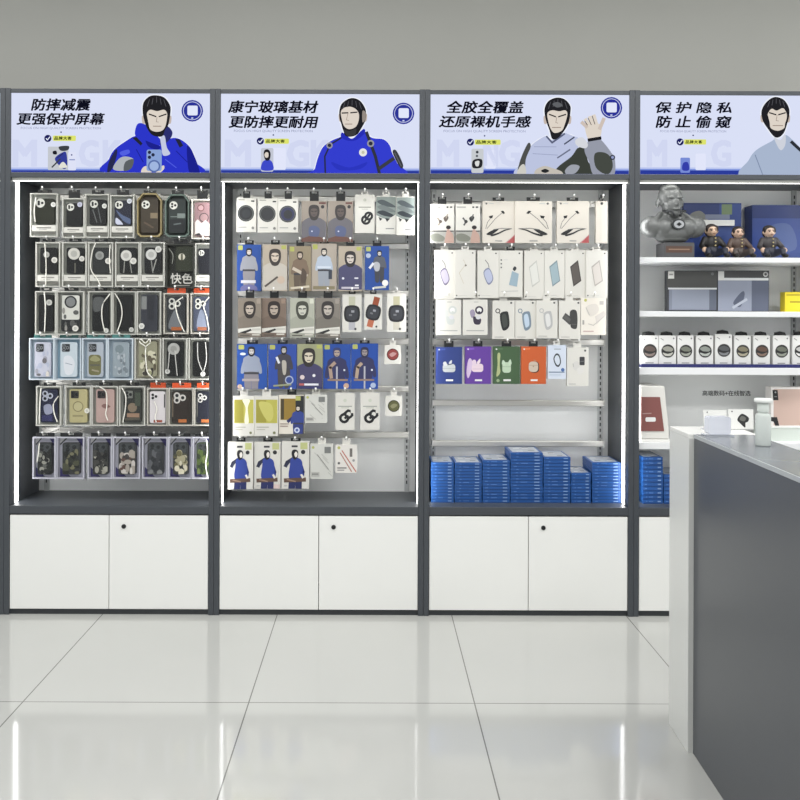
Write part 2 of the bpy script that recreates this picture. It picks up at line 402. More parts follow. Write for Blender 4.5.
sign(0, 'lit sign with blue jacketed figure holding up a phone', [('防摔减震',31,98.6,90.8,111.2),('更强保护屏幕',16.6,113,105,125.4)], (21,127.2,101,129.8), (61.2,132.4), (48,138.7), (53,135.8,76,141.2),
     prod1, [('M',14,36),('G',80,98),('K',104,122)], fig1, (192.3,110.6))
# sign two
T = xf(315, 0.1375)
body2 = [(-15,660),(0,610),(25,520),(60,450),(120,405),(190,375),(210,350),(270,390),(345,325),(370,352),(420,385),(500,395),(545,440),(560,490),(600,570),(640,660)]
fig2 = [hal(T, [(178,180),(200,130),(260,96),(320,110),(360,160),(372,210),(365,260),(340,310),(300,365),(230,375),(205,330),(190,280),(178,240)]), ('l', T(body2), 1.8, WH), ('s', T(body2), (52,62,206)), ('s', T([(200,345),(270,395),(350,320),(362,350),(300,400),(240,405),(190,380)]), (38,46,180)),
        ('s', T([(120,560),(250,600),(380,560),(330,610),(180,620)]), (44,54,190)),
        ('l', T([(190,385),(110,435),(72,520),(76,650)]), 1.6, (44,46,66)), ('l', T([(375,345),(405,425),(440,520),(468,650)]), 3.2, (50,52,64)), ('l', T([(470,605),(570,535)]), 3.6, (60,62,70)),
        ('s', T([(565,490),(592,476),(642,580),(620,600)]), (58,60,66)), ('l', T([(580,492),(628,588)]), 1.0, (96,98,102)),
        ('o', *T([(405,425)])[0], 3.6, 2.0, (150,150,160),(44,46,60)), ('o', *T([(106,440)])[0], 3.2, 1.8, (150,150,160),(44,46,60)), ('d', *T([(350,490)])[0], 4.0, (232,232,226)), ('d', *T([(350,490)])[0], 1.6, (196,196,170))] + \
       head(T, [(178,180),(200,130),(260,96),(320,110),(360,160),(372,210),(365,260),(340,310),(300,365),(230,375),(205,330),(190,280),(178,240)],
            [(188,195),(215,165),(265,160),(310,190),(320,240),(300,300),(250,322),(212,300),(195,250)],
            [[(196,205),(240,203)],[(258,203),(306,198)]], [(220,285),(270,285)], [(240,205),(228,255),(246,258)]) + [('s', T([(205,325),(250,335),(300,318),(288,365),(240,374)]), (58,58,60)), ('s', T([(345,190),(368,200),(366,250),(345,270)]), (150,140,132))]
T0 = xf(215, 0.1375)
prod2 = [('rr',*T0([(420,460)])[0],*T0([(516,618)])[0],1.2,(226,230,250)), ('rr',*T0([(335,460)])[0],*T0([(426,632)])[0],1.6,(196,200,212)), ('s',T0([(340,620),(345,565),(375,545),(405,550),(422,575),(422,620)]),(62,74,200)),
         ('s',T0([(355,510),(362,475),(390,472),(405,500),(398,545),(370,550)]),HR), ('s',T0([(360,510),(370,492),(388,495),(388,525),(370,530)]),SK)]
sign(1, 'lit sign with figure in blue turtleneck wearing harness straps', [('康宁玻璃基材',228,100.6,318.4,113.4),('更防摔更耐用',228.6,115.8,318.4,128.5)], (234,130,312.6,132.8), (273.4,135.2), (260.4,141.3), (264.6,138.8,289,144),
     prod2, [('M',226,250),('G',288,308),('K',312,330)], fig2, (403.4,113.2))
# sign three
T = xf(530, 0.1375)
body3 = [(-100,660),(-70,570),(-30,500),(10,440),(60,400),(120,370),(160,400),(240,350),(300,365),(360,395),(340,480),(300,560),(250,660)]
ARM, DK = (188,196,224), (62,66,60)
fig3 = [hal(T, [(103,180),(130,120),(190,93),(250,105),(290,150),(292,200),(280,270),(250,330),(200,388),(160,392),(140,330),(115,260)]), ('l', T(body3), 1.8, WH), ('s', T(body3), ARM), ('s', T([(-90,650),(-75,560),(-40,470),(-10,420),(5,450),(-30,540),(-40,650)]), (78,80,78)), ('s', T([(-95,650),(-70,590),(-40,580),(-30,650)]), (206,204,196)),
        ('s', T([(200,600),(300,520),(350,455),(405,470),(425,560),(500,660),(190,660)]), DK), ('s', T([(395,470),(430,405),(500,390),(545,430),(590,490),(618,545),(605,660),(470,660),(430,560)]), (150,154,168)),
        ('s', T([(470,500),(540,490),(590,530),(600,600),(560,650),(480,600)]), (70,74,68)), ('d', *T([(600,525)])[0], 2.6, (52,56,70)), ('d', *T([(600,525)])[0], 1.4, (150,160,200)),
        ('s', T([(330,400),(380,380),(420,430),(400,460),(340,440)]), (214,216,222)), ('s', T([(40,620),(100,590),(150,600),(230,630),(220,660),(50,660)]), (196,190,180)), ('s', T([(80,625),(110,610),(140,625),(110,640)]), (40,42,44)),
        ('s', T([(255,620),(300,580),(360,590),(330,640),(270,650)]), (158,162,172)), ('l', T([(20,500),(200,510)]), 0.6, (150,158,190)), ('l', T([(30,450),(190,450)]), 0.6, (150,158,190)), ('l', T([(200,530),(290,470)]), 1.4, (104,110,132)),
        ('l', T([(120,375),(160,420),(250,355)]), 1.8, (92,98,124)), ('l', T([(250,430),(320,380)]), 1.4, (66,72,92)),
        ('s', T([(398,300),(430,288),(490,280),(518,300),(512,370),(470,398),(420,388)]), SK), ('l', T([(424,400),(512,385)]), 3.2, (30,30,34))] + \
       [('l', T(f), 3.6, c) for f, c in (([(412,305),(376,272)],(206,192,182)),([(432,295),(402,250)],SK),([(456,290),(434,232)],SK),([(482,288),(462,222)],SK),([(505,318),(535,245)],(206,192,182)))] + \
       [('l', T(f), 0.7, (80,70,68)) for f in ([(416,292),(396,262)],[(444,290),(420,240)],[(470,285),(450,226)])] + \
       head(T, [(103,180),(130,120),(190,93),(250,105),(290,150),(292,200),(280,270),(250,330),(200,388),(160,392),(140,330),(115,260)],
            [(125,205),(160,185),(210,192),(255,185),(270,215),(250,290),(230,332),(180,350),(150,322),(130,260)],
            [[(138,215),(185,232)],[(205,232),(258,215)]], [(160,310),(222,310)], [(192,235),(186,275),(202,278)]) + [('s', T([(160,140),(200,125),(235,150),(195,165)]), (96,98,102))]
T0 = xf(425, 0.1375)
prod3 = [('rr',*T0([(440,475)])[0],*T0([(515,610)])[0],1.2,(226,230,250)), ('rr',*T0([(338,465)])[0],*T0([(426,642)])[0],1.6,(200,204,208)), ('s',T0([(345,560),(370,540),(415,545),(410,600),(350,605)]),(40,42,46)), ('s',T0([(365,560),(395,555),(390,590),(370,590)]),(220,222,220)), ('d',*T0([(380,490)])[0],1.4,(60,64,70)), ('d',*T0([(378,518)])[0],1.2,(90,94,100))]
sign(2, 'lit sign with figure in pale armour raising one hand', [('全胶全覆盖',446.4,101,523.4,113.8),('还原裸机手感',438.6,115.8,531.6,128)], (443.6,130.2,525.4,133), (484.6,136), (470.4,142.4), (474.8,139.8,500.6,145),
     prod3, [('M',438,458),('N',484,497),('G',500,519)], fig3, (611.2,107.6))
# sign four
T = xf(730, 0.125)
fig4 = [hal(T, [(248,220),(270,160),(320,110),(370,96),(430,120),(468,180),(472,240),(455,310),(430,380),(390,418),(350,412),(300,350),(262,290)]), ('s', T([(100,740),(150,600),(210,520),(330,450),(360,430),(400,440),(445,400),(500,440),(560,500),(640,560),(700,620),(740,740)]), (168,182,206)), ('s', T([(350,420),(400,440),(440,395),(440,480),(400,520)]), (206,210,220)),
        ('l', T([(490,455),(640,590)]), 3.2, (44,48,54)), ('l', T([(200,560),(260,740)]), 1.0, (128,142,170))] + \
       head(T, [(248,220),(270,160),(320,110),(370,96),(430,120),(468,180),(472,240),(455,310),(430,380),(390,418),(350,412),(300,350),(262,290)],
            [(300,230),(330,190),(370,205),(420,185),(447,220),(452,260),(438,310),(430,345),(380,366),(325,346),(315,300),(305,260)],
            [[(312,222),(365,238)],[(385,238),(440,222)]], [(340,325),(420,325)], [(374,240),(366,285),(386,288)])
T0 = xf(635, 0.1375)
prod4 = [('rr',*T0([(330,530)])[0],*T0([(400,640)])[0],1.2,(120,140,214)), ('s',T0([(345,620),(350,570),(385,565),(392,620)]),(52,62,170)), ('rr',*T0([(440,500)])[0],*T0([(515,620)])[0],1.2,(226,230,250))]
sign(3, 'lit sign with bearded figure in pale grey blue shirt', [('保 护 隐 私',655.4,102,731.4,113.6),('防 止 偷 窥',655.4,115.8,731.4,128.4)], (660,130.4,726,133), (693,135.6), (680,142.2), (684,139.6,706,144.8),
     prod4, [('M',648,666),('G',712,730)], fig4, (821,107.6))
sign(-1, 'plain lit header sign at the picture edge, mostly out of view', None, None, None, None, None, None, None, None, None)

# ------------------------------------------------------------------ goods on hooks
def place(u0, v0, u1, v1, y):
    x0, zt = P((u0+u1)/2 - (u1-u0)/2, v0, y); x1, zb = P(u1, v1, y)
    return x0, x1, zb, zt
def hang_tab(w, h, t, hz, c, m, wide):
    """Tab above the card with a euro slot that the hook runs through; hz = hook height above the pack's base."""
    tw = w*wide/2; top = hz + 0.0068
    m.box(-tw, -0.0012, h-0.002, tw, 0.0012, hz-0.0045, c) if hz-0.0045 > h else None
    lo = max(hz-0.0045, h-0.002)
    sw = min(0.012, tw*0.6)
    m.frame((-tw, lo, tw, top), (-sw, max(hz-0.0035, lo+0.0008), sw, hz+0.0045), -0.0012, 0.0012, c)
def rail(c, xc, z, xs, yp):
    h = PITCH/2 - TH
    ye = YB - 0.055
    m = MB(); x = h-0.041
    prof = []
    for k in range(12):
        a = 2*math.pi*k/12; prof.append((0.006*math.cos(a), (0.0095 if math.sin(a) > 0 else -0.0095) + 0.006*math.sin(a)))
    n = 12
    pts = [(sx, ye+a, z+b) for sx in (-x-0.004, x+0.004) for a, b in prof]
    m.faces(pts, [(k, (k+1)%n, n+(k+1)%n, n+k) for k in range(n)]+[tuple(range(n-1,-1,-1)), tuple(range(n, 2*n))], CHROME)
    r = obj('hook_rail', m, c, smooth=False)
    for s in (-1, 1):
        m = MB(); bx = s*(x+0.0065); m.box(bx-0.0025, ye-0.012, z-0.020, bx+0.0025, YB-0.010, z+0.016, M((228,228,224), 0.3)); obj('bracket', m, r)
    for xx, y in xs:
        m = MB(); X = xx - xc
        m.box(X-0.007, ye-0.0085, z-0.006, X+0.007, ye-0.0055, z+0.018, CHROME)
        y1 = y - 0.032
        m.tube([(X, ye-0.007, z+0.004), (X, y1+0.006, z+0.004), (X, y1, z+0.006), (X, y1-0.004, z+0.016)], 0.0019, CHROME, 6)
        t = M((240,240,238), 0.3); m.lathe(X, y1-0.004, [(0.001, z+0.013),(0.0042, z+0.015),(0.0048, z+0.019),(0.0036, z+0.0225),(0.001, z+0.0235)], t, 10)
        obj('hook', m, r)
def rounded(x0, z0, x1, z1, r, n=4):
    pts = []
    for cx, cz, a in ((x1-r,z0+r,-90),(x1-r,z1-r,0),(x0+r,z1-r,90),(x0+r,z0+r,180)):
        for k in range(n+1):
            t = math.radians(a+90*k/n); pts.append((cx+r*math.cos(t), cz+r*math.sin(t)))
    return pts
# camera islands and fittings drawn on a phone case; coordinates in the case's own 0..1 square
LENS, LENSW = (20,22,24), (214,214,206)
def cam_art(kind, c=LENSW, dx=0.0, dy=0.0):
    if kind == 'ring': return [('d',0.28+dx,0.18+dy,0.24,c), ('d',0.2+dx,0.14+dy,0.07,LENS), ('d',0.2+dx,0.22+dy,0.07,LENS), ('d',0.38+dx,0.18+dy,0.07,LENS)]
    if kind == 'tri': return [('rr',0.08+dx,0.05+dy,0.52+dx,0.27+dy,0.1,c), ('d',0.2+dx,0.11+dy,0.09,LENS), ('d',0.2+dx,0.21+dy,0.09,LENS), ('d',0.4+dx,0.16+dy,0.09,LENS)]
    if kind == 'big': return [('d',0.28+dx,0.13+dy,0.17,c), ('d',0.28+dx,0.28+dy,0.17,c), ('d',0.58+dx,0.2+dy,0.17,c), ('d',0.28+dx,0.13+dy,0.09,LENS), ('d',0.28+dx,0.28+dy,0.09,LENS), ('d',0.58+dx,0.2+dy,0.09,LENS)]
    if kind == 'dark': return [('rr',0.1+dx,0.05+dy,0.56+dx,0.27+dy,0.1,(38,40,44)), ('d',0.22+dx,0.11+dy,0.1,(130,134,138)), ('d',0.22+dx,0.21+dy,0.1,(130,134,138)), ('d',0.43+dx,0.16+dy,0.1,(130,134,138)), ('d',0.22+dx,0.11+dy,0.05,LENS), ('d',0.22+dx,0.21+dy,0.05,LENS), ('d',0.43+dx,0.16+dy,0.05,LENS)]
    return []
GRP1 = 'phone case packs on the left cabinet hooks'
def case_pack(u0, v0, u1, v1, y, hookz, label, case=(17,18,18), cb=(0.17,0.12,0.86,0.70), cam='ring', camc=LENSW, art=(), card=(172,174,166), cardart=(),
              strip=True, charm=None, strap=(), tab=BLACK, rimc=None, outline=None, wide=0.5, strapc=(236,234,224)):
    x0, x1, zb, zt = place(u0, v0, u1, v1, y); w, h = x1-x0, zt-zb; t = 0.030; asp = w/h
    r = thing('phone_case_pack', label, 'phone case', ((x0+x1)/2, y+t/2, zb), GRP1)
    X = lambda a: (a-0.5)*w
    Z = lambda b: (1-b)*h
    rim = FROST if rimc is None else M(rimc, 0.3)
    m = MB()
    if outline:
        pts = [(X(a), Z(b)) for a, b in outline]; m.prism(pts, t/2-0.003, t/2, M(card, 0.4))
        inn = [(x*0.9, h/2+(z-h/2)*0.93) for x, z in pts]; n = len(pts)
        p = [(x,-t/2,z) for x,z in pts]+[(x,-t/2,z) for x,z in inn]+[(x,t/2,z) for x,z in pts]+[(x,t/2-0.003,z) for x,z in inn]
        fs = []
        for k in range(n):
            l = (k+1) % n; fs += [(k,l,n+l,n+k),(k,2*n+k,2*n+l,l),(n+l,3*n+l,3*n+k,n+k)]
        m.faces(p, fs, rim)
    else:
        m.box(-w/2, t/2-0.003, 0, w/2, t/2, h, M(card, 0.4))
        m.frame((-w/2, 0, w/2, h), (-w/2+0.006, 0.006, w/2-0.006, h-0.006), -t/2, t/2-0.003, rim)
        m.face([(-w/2+0.005,-t/2+0.0006,0.005),(w/2-0.005,-t/2+0.0006,0.005),(w/2-0.005,-t/2+0.0006,h-0.005),(-w/2+0.005,-t/2+0.0006,h-0.005)], FILM)
    if cardart: Art(m, X, Z, t/2-0.0032, PM, (0.06,0.03,0.94,0.97), asp).draw(cardart)
    obj('blister_tray', m, r)
    m = MB(); a0, b0, a1, b1 = cb
    yc = -t/2+0.006
    m.prism(rounded(X(a0), Z(b1), X(a1), Z(b0), min(0.010, w*0.1)), yc, t/2-0.0036, M(ink(case), 0.35))
    cw, ch = X(a1)-X(a0), Z(b0)-Z(b1)
    if art: Art(m, lambda a: X(a0)+a*cw, lambda b: Z(b0)-b*ch, yc, PM, (0.03,0.02,0.97,0.98), cw/ch).draw(art)
    k = obj('phone_case', m, r)
    ops = cam_art(cam, camc)
    if ops:
        m = MB(); Art(m, lambda a: X(a0)+a*cw, lambda b: Z(b0)-b*ch, yc-0.002, PM, (0,0,1,1), cw/ch).draw(ops)
        cxs = [o for o in ops][0]
        if cxs[0] == 'd': m.prism([(X(a0)+(cxs[1]+0.9*cxs[3]*math.cos(q*math.pi/8))*cw, Z(b0)-cxs[2]*ch+0.9*cxs[3]*cw*math.sin(q*math.pi/8)) for q in range(16)], yc-0.002, yc, M(camc, 0.3))
        else: m.prism(rounded(X(a0)+cxs[1]*cw, Z(b0)-cxs[4]*ch, X(a0)+cxs[3]*cw, Z(b0)-cxs[2]*ch, 0.004), yc-0.002, yc, M(cxs[6], 0.3))
        obj('camera_island', m, k)
    if strip:
        m = MB(); m.box(X(0.07), -t/2+0.0015, Z(0.87), X(0.93), -t/2+0.003, Z(0.73), M((222,220,212), 0.5))
        Art(m, X, Z, -t/2+0.0015, PM, (0,0,1,1), asp).draw([('l',[(0.25,0.79),(0.75,0.79)],0.05,(150,148,142)), ('l',[(0.32,0.83),(0.6,0.83)],0.025,(176,174,168))])
        m.box(X(0.1), -t/2+0.0015, Z(0.93), X(0.9), -t/2+0.003, Z(0.90), M((120,118,112), 0.5)); obj('paper_insert', m, r)
    for q in (charm or ()):
        m = MB(); cx, cy, rr, cc = q
        m.prism([(X(cx)+rr*w*math.cos(j*math.pi/10), Z(cy)+rr*w*math.sin(j*math.pi/10)) for j in range(20)], -t/2+0.0012, -t/2+0.005, M(cc, 0.3))
        Art(m, X, Z, -t/2+0.0012, PM, (0,0,1,1), asp).draw([('d',cx,cy,rr*0.55,tuple(max(0,int(v*0.86)) for v in cc))]); obj('grip_disc', m, r)
    for pth in strap:
        pp = [pth[0]]
        for i in range(len(pth)-1):
            a, b, c2, d2 = pth[max(i-1,0)], pth[i], pth[i+1], pth[min(i+2,len(pth)-1)]
            for q in range(1, 6):
                s = q/5; pp.append(tuple(0.5*((2*b[j])+(c2[j]-a[j])*s+(2*a[j]-5*b[j]+4*c2[j]-d2[j])*s*s+(3*b[j]-a[j]-3*c2[j]+d2[j])*s**3) for j in (0,1)))
        m = MB(); m.tube([(X(a), -t/2-0.0008, Z(b)) for a, b in pp], 0.0026, M(strapc, 0.5), 6); obj('lanyard', m, r, smooth=True)
    m = MB(); hang_tab(w, h, t, hookz-zb, tab if not isinstance(tab, tuple) else M(tab, 0.4), m, wide); obj('hang_tab', m, r)
    return r
def fit(items):
    out, last = [], -1
    for it in items:
        u0, v0, u1, v1 = it[:4]
        if u0 < last + 0.35: u0 = last + 0.35
        last = u1; out.append((u0, v0, u1, v1) + tuple(it[4:]))
    return out
def row_setup(cab, items, yb, dv=1.7, jitter=0.02):
    """hook height just above the tallest pack of the row; depth of each pack along its hook"""
    items = fit(items)
    ys = [yb + random.random()*jitter for _ in items]
    tops = [P(it[0], it[1], y)[1] for it, y in zip(items, ys)]
    hz = max(tops) + dv/210.0
    return items, ys, hz
OR = (214,84,40); TEAL = (70,120,116)
oct_ = [(0.14,1.0),(0.86,1.0),(1.0,0.93),(1.0,0.16),(0.78,0.0),(0.22,0.0),(0.0,0.16),(0.0,0.93)]
oct_ = [(a,b) for a,b in oct_]
def mottled(seed, cols, n=16, big=0.1):
    rnd = random.Random(seed); o = []
    for _ in range(n):
        o.append(('e', 0.12+0.76*rnd.random(), 0.3+0.64*rnd.random(), big*(0.5+rnd.random()), big*0.6*(0.5+rnd.random()), cols[rnd.randrange(len(cols))]))
    return o
Bc = dict(strip=False, cb=(0.16,0.08,0.84,0.92))
Oc = dict(strip=False, cb=(0.12,0.09,0.88,0.93), tab=OR, wide=0.75, rimc=(186,182,172))
Tc = dict(strip=False, cb=(0.2,0.1,0.84,0.93), tab=TEAL, wide=0.7, card=(176,192,204), rimc=(196,206,214))
LILAC, VIO = (200,200,212), (84,78,138)
def dcard(): return [('p',[(0,0.72),(0.34,0.97),(0.06,0.97),(0,0.97)],VIO), ('p',[(0,0.7),(0.5,1),(0,1)],VIO), ('p',[(0.62,0.03),(0.94,0.03),(0.94,0.3)],VIO), ('l',[(0.8,0.4),(0.8,0.7)],0.08,(150,152,170)), ('p',[(0.06,0.03),(0.3,0.03),(0.06,0.2)],(232,230,232)), ('l',[(0.06,0.2),(0.32,0.03)],0.05,(70,70,74))]
def Dc(seed, cols, case=(56,58,58)): return dict(strip=False, cb=(0.2,0.14,0.83,0.9), card=LILAC, cardart=dcard(), cam=None, case=case, rimc=(186,186,196), wide=0.8,
                               art=[('rr',0.08,0.03,0.9,0.3,0.12,(66,70,72)),('d',0.3,0.1,0.12,(36,38,40)),('d',0.3,0.22,0.12,(36,38,40)),('d',0.68,0.14,0.12,(36,38,40))]+mottled(seed, cols, 34, 0.15))
ROWS1 = [
 [(30,193,57.5,237,'black phone case in clear pack with camera ring, far left of the top row',dict(case=(34,36,22),charm=[(0.84,0.26,0.09,(226,226,220))],strap=[[(0.22,0.1),(0.16,0.4),(0.2,0.66)]])),
  (62,198,84.5,238,'short clear pack of a black case with lavender charm, second in the top row',dict(charm=[(0.78,0.16,0.11,(196,198,216))])),
  (85,194,109,238,'clear pack of a black striped case with round charm, third in the top row',dict(art=[('l',[(0.2,0.4),(0.45,0.9)],0.06,(96,98,98)),('l',[(0.5,0.3),(0.7,0.9)],0.06,(84,86,88))],charm=[(0.8,0.27,0.1,(222,222,216))])),
  (110,195,134,238,'clear pack of a dark navy case with blue swoosh, top row',dict(case=(30,32,48),art=[('s',[(0.1,0.4),(0.5,0.6),(0.95,0.75),(0.95,0.95),(0.5,0.8)],(96,112,148)),('s',[(0.1,0.7),(0.4,0.85),(0.5,0.98),(0.1,0.95)],(200,204,222))],charm=[(0.8,0.14,0.1,(214,218,226))])),
  (137,193,161.5,237,'brown rugged case in an eight sided pack with gold edging',dict(strip=False,outline=oct_,card=(70,60,44),rimc=(150,136,96),case=(58,50,38),cb=(0.15,0.12,0.85,0.9),cam='ring',art=[('r',0.55,0.42,0.97,0.58,(140,124,98)),('l',[(0.2,0.7),(0.7,0.85)],0.1,(86,72,58))])),
  (165,194,189,237,'dark green rugged case in an eight sided pack',dict(strip=False,outline=oct_,card=(48,56,52),rimc=(96,112,104),case=(38,46,44),cb=(0.15,0.12,0.85,0.9),art=[('l',[(0.1,0.52),(0.9,0.52)],0.05,(110,120,116)),('r',0.5,0.42,0.97,0.56,(116,126,122)),('r',0.05,0.6,0.95,0.97,(24,28,30)),('l',[(0.3,0.75),(0.7,0.72)],0.08,(90,98,98))])),
  (191.5,199,212,239,'pink case with white mountains in a white framed pack, right end of the top row',dict(strip=False,card=(222,218,208),rimc=(228,224,214),case=(176,140,144),cb=(0.14,0.08,0.9,0.93),cam=None,art=[('o',0.4,0.16,0.22,0.17,(120,64,62),(190,156,158)),('o',0.6,0.45,0.3,0.25,(60,52,56),(186,150,152)),('p',[(0,0.6),(0.2,0.5),(0.45,0.62),(0.7,0.52),(1,0.66),(1,1),(0,1)],(228,222,216)),('p',[(0,0.95),(0.3,0.9),(0.5,1),(0,1)],(60,56,58))]))],
 [(35.5,242,60,287,'clear pack of a black case with white wrist lanyard, far left of second row',dict(cam=None,charm=[(0.44,0.28,0.12,(196,196,190)),(0.76,0.4,0.12,(222,220,212))],strap=[[(0.38,0.03),(0.42,0.3),(0.44,0.6),(0.42,0.97)]])),
  (62,242,86.5,287,'clear pack of a black case with large pale round stand, second row',dict(cam=None,charm=[(0.48,0.26,0.24,(208,206,198)),(0.8,0.37,0.11,(224,222,214))],art=[('l',[(0.5,0.6),(0.5,0.98)],0.06,(110,108,96))])),
  (88,242,113,287,'clear pack of a black case with lanyard curving down its left side, second row',dict(cam=None,case=(40,42,42),charm=[(0.46,0.3,0.17,(150,152,148)),(0.8,0.42,0.12,(224,222,214))],strap=[[(0.3,0.03),(0.16,0.25),(0.12,0.6),(0.4,0.85),(0.5,0.98)],[(0.88,0.06),(0.86,0.4),(0.9,0.7)]])),
  (115,242,139.5,287,'clear pack of a black case with cords and two overlapping discs, second row middle',dict(cam=None,charm=[(0.45,0.3,0.22,(212,210,204)),(0.74,0.42,0.13,(224,222,214))],art=[('l',[(0.3,0.5),(0.25,0.98)],0.05,(150,150,144)),('l',[(0.6,0.5),(0.72,0.98)],0.05,(150,150,144))])),
  (140,242,164.5,287,'clear pack of a black case with disc and smaller disc upper right, second row',dict(cam=None,charm=[(0.45,0.28,0.22,(206,206,202)),(0.74,0.16,0.13,(216,216,210))],art=[('l',[(0.7,0.45),(0.5,0.9)],0.06,(160,160,154)),('l',[(0.4,0.5),(0.5,0.98)],0.06,(140,140,136))])),
  (166,244,194,288,'black card pack printed with two large white characters',dict(strip=False,card=(34,36,28),rimc=(50,52,46),case=(42,46,32),cb=(0.34,0.05,0.94,0.62),cam=None,cardart=[('t','快色',0.12,0.66,0.9,0.9,(232,230,222),0.02),('l',[(0.3,0.94),(0.8,0.94)],0.03,(170,168,160))],art=[('d',0.35,0.42,0.2,(206,202,186)),('r',0.3,0.3,0.42,0.56,(90,90,70))],strap=[[(0.1,0.1),(0.25,0.25),(0.22,0.45)]],strapc=(110,112,104))),
  (195,243,212.4,287,'narrow clear pack of a navy black case, right end of second row',dict(cam='ring',case=(26,27,34)))],
 [(35,291,56,335,'clear pack of a black case crossed by white wrist strap, far left of third row',dict(Bc,cam=None,charm=[(0.66,0.26,0.14,(206,206,200))],strap=[[(0.44,0.03),(0.5,0.4),(0.46,0.95)]])),
  (56.4,291,84,335,'clear pack of a white topped case with black round lens ring',dict(Bc,case=(34,35,36),cam=None,art=[('rr',0.0,0.02,0.98,0.68,0.1,(214,214,206)),('o',0.5,0.2,0.33,0.25,(36,38,40),(128,130,130))]+mottled(5,[(90,90,88),(150,148,142)],8,0.1),charm=[(0.68,0.85,0.11,(228,226,218))])),
  (88,291,112,335,'clear pack of a black case with left half of a looped white strap',dict(Bc,cam=None,art=[('s',[(0.1,0.1),(0.7,0.1),(0.6,0.4),(0.1,0.45)],(86,88,88))],strap=[[(0.92,0.06),(0.62,0.3),(0.58,0.6),(0.7,0.92)]],charm=[(0.75,0.9,0.1,(220,220,214))])),
  (112.4,291,136,335,'clear pack of a black case with strap bowed out on the left',dict(Bc,cam=None,strap=[[(0.1,0.05),(0.36,0.3),(0.4,0.6),(0.2,0.94)]],charm=[(0.8,0.88,0.1,(206,206,200))])),
  (136.6,291,161,335,'frosted pack of a dark slate case with small white charm at lower left',dict(Bc,cam=None,case=(52,54,62),art=[('r',0.02,0.05,0.35,0.4,(130,132,130)),('r',0.4,0.02,0.8,0.7,(40,42,48))],charm=[(0.2,0.8,0.12,(226,226,220))])),
  (163.5,293,188,334,'orange tabbed pack of a case with three big lenses and white strap',dict(Oc,cam='big',case=(44,46,50),art=[('s',[(0.1,0.9),(0.4,0.4),(0.7,0.6),(0.8,0.95)],(112,116,120)),('r',0.25,0.88,0.8,0.99,(196,110,56))],strap=[[(0.8,0.1),(0.5,0.25),(0.6,0.6),(0.85,0.95)]])),
  (190.5,293,212.4,334,'orange tabbed pack of a bluish case with big lenses, right end of third row',dict(Oc,cam='big',case=(72,78,96),art=[('s',[(0.2,0.9),(0.4,0.4),(0.7,0.5),(0.8,0.9)],(136,144,164)),('r',0.25,0.88,0.8,0.99,(190,118,84))],strap=[[(0.85,0.1),(0.6,0.3),(0.75,0.6),(0.85,0.95)]]))],
 [(29,338,54.3,380,'pale lilac pack of a clear glitter case, far left of fourth row',dict(Tc,cam='dark',case=(196,198,212),art=mottled(1,[(160,160,172),(220,214,206),(110,108,112),(180,186,206)],14,0.1))),
  (54.7,338,81,380,'pale blue pack of a clear case with white drawing, second in fourth row',dict(Tc,cam='dark',case=(204,216,224),card=(156,186,204),art=[('s',[(0.2,0.45),(0.6,0.4),(0.85,0.6),(0.7,0.9),(0.3,0.9)],(226,230,236)),('l',[(0.3,0.6),(0.7,0.65)],0.04,(150,160,176))])),
  (82,338,107,380,'teal edged pack of a case showing a yellow green capsule picture',dict(Tc,cam='dark',case=(176,184,194),art=[('rr',0.08,0.36,0.85,0.95,0.2,(128,126,84)),('s',[(0.15,0.5),(0.45,0.38),(0.8,0.5),(0.5,0.56)],(178,176,128)),('l',[(0.2,0.66),(0.75,0.66)],0.1,(96,94,84)),('l',[(0.3,0.8),(0.7,0.84)],0.1,(160,152,128))])),
  (107.4,338,133,380,'grey blue pack of a clear sparkled case, fourth in fourth row',dict(Tc,cam=None,case=(150,162,170),art=[('d',0.4,0.2,0.26,(124,138,144))]+mottled(2,[(180,188,194),(120,130,138)],20,0.08))),
  (134.5,338,161,380,'clear pack of a floral case with white heart topped strap',dict(Bc,cam=None,case=(150,148,124),card=(190,186,168),art=mottled(3,[(96,88,70),(176,178,140),(210,206,180),(64,60,52)],26,0.12),strap=[[(0.42,0.2),(0.2,0.1),(0.25,0.03),(0.4,0.12),(0.56,0.03),(0.58,0.12),(0.42,0.24),(0.44,0.6),(0.5,0.82),(0.7,0.96)]])),
  (162.5,338,187,380,'clear pack of a black case with grey disc and hanging cords, fourth row',dict(Bc,cam=None,charm=[(0.45,0.26,0.24,(176,176,172)),(0.2,0.8,0.1,(222,222,216))],strap=[[(0.5,0.3),(0.55,0.6),(0.6,0.9)],[(0.28,0.35),(0.25,0.6),(0.22,0.78)]],strapc=(170,170,166))),
  (188.5,338,212.4,380,'clear pack of a black case with long beaded cord, right end of fourth row',dict(Bc,cam=None,strap=[[(0.38,0.1),(0.4,0.5),(0.6,0.82)],[(0.7,0.1),(0.75,0.5),(0.62,0.82)]],strapc=(176,176,172),charm=[(0.6,0.86,0.1,(236,236,230))]))],
 [(36,386,61,426,'clear pack of a navy case with white strap on its right',dict(Bc,cam='big',case=(28,32,56),camc=(178,182,196),art=[('s',[(0.2,0.5),(0.6,0.46),(0.7,0.7),(0.3,0.75)],(150,154,176)),('r',0.1,0.78,0.7,0.95,(58,60,110))],strap=[[(0.2,0.05),(0.16,0.5),(0.14,0.95)],[(0.9,0.25),(0.7,0.45),(0.74,0.7),(0.86,0.9)]])),
  (65,386,91,426,'clear pack of a cream yellow case with round magnet outline',dict(Bc,cam='tri',camc=(56,54,48),case=(212,202,150),art=[('o',0.48,0.52,0.3,0.25,(150,140,98),(216,208,160)),('l',[(0.2,0.8),(0.75,0.8)],0.1,(168,158,116))],charm=[(0.84,0.62,0.1,(232,230,218))])),
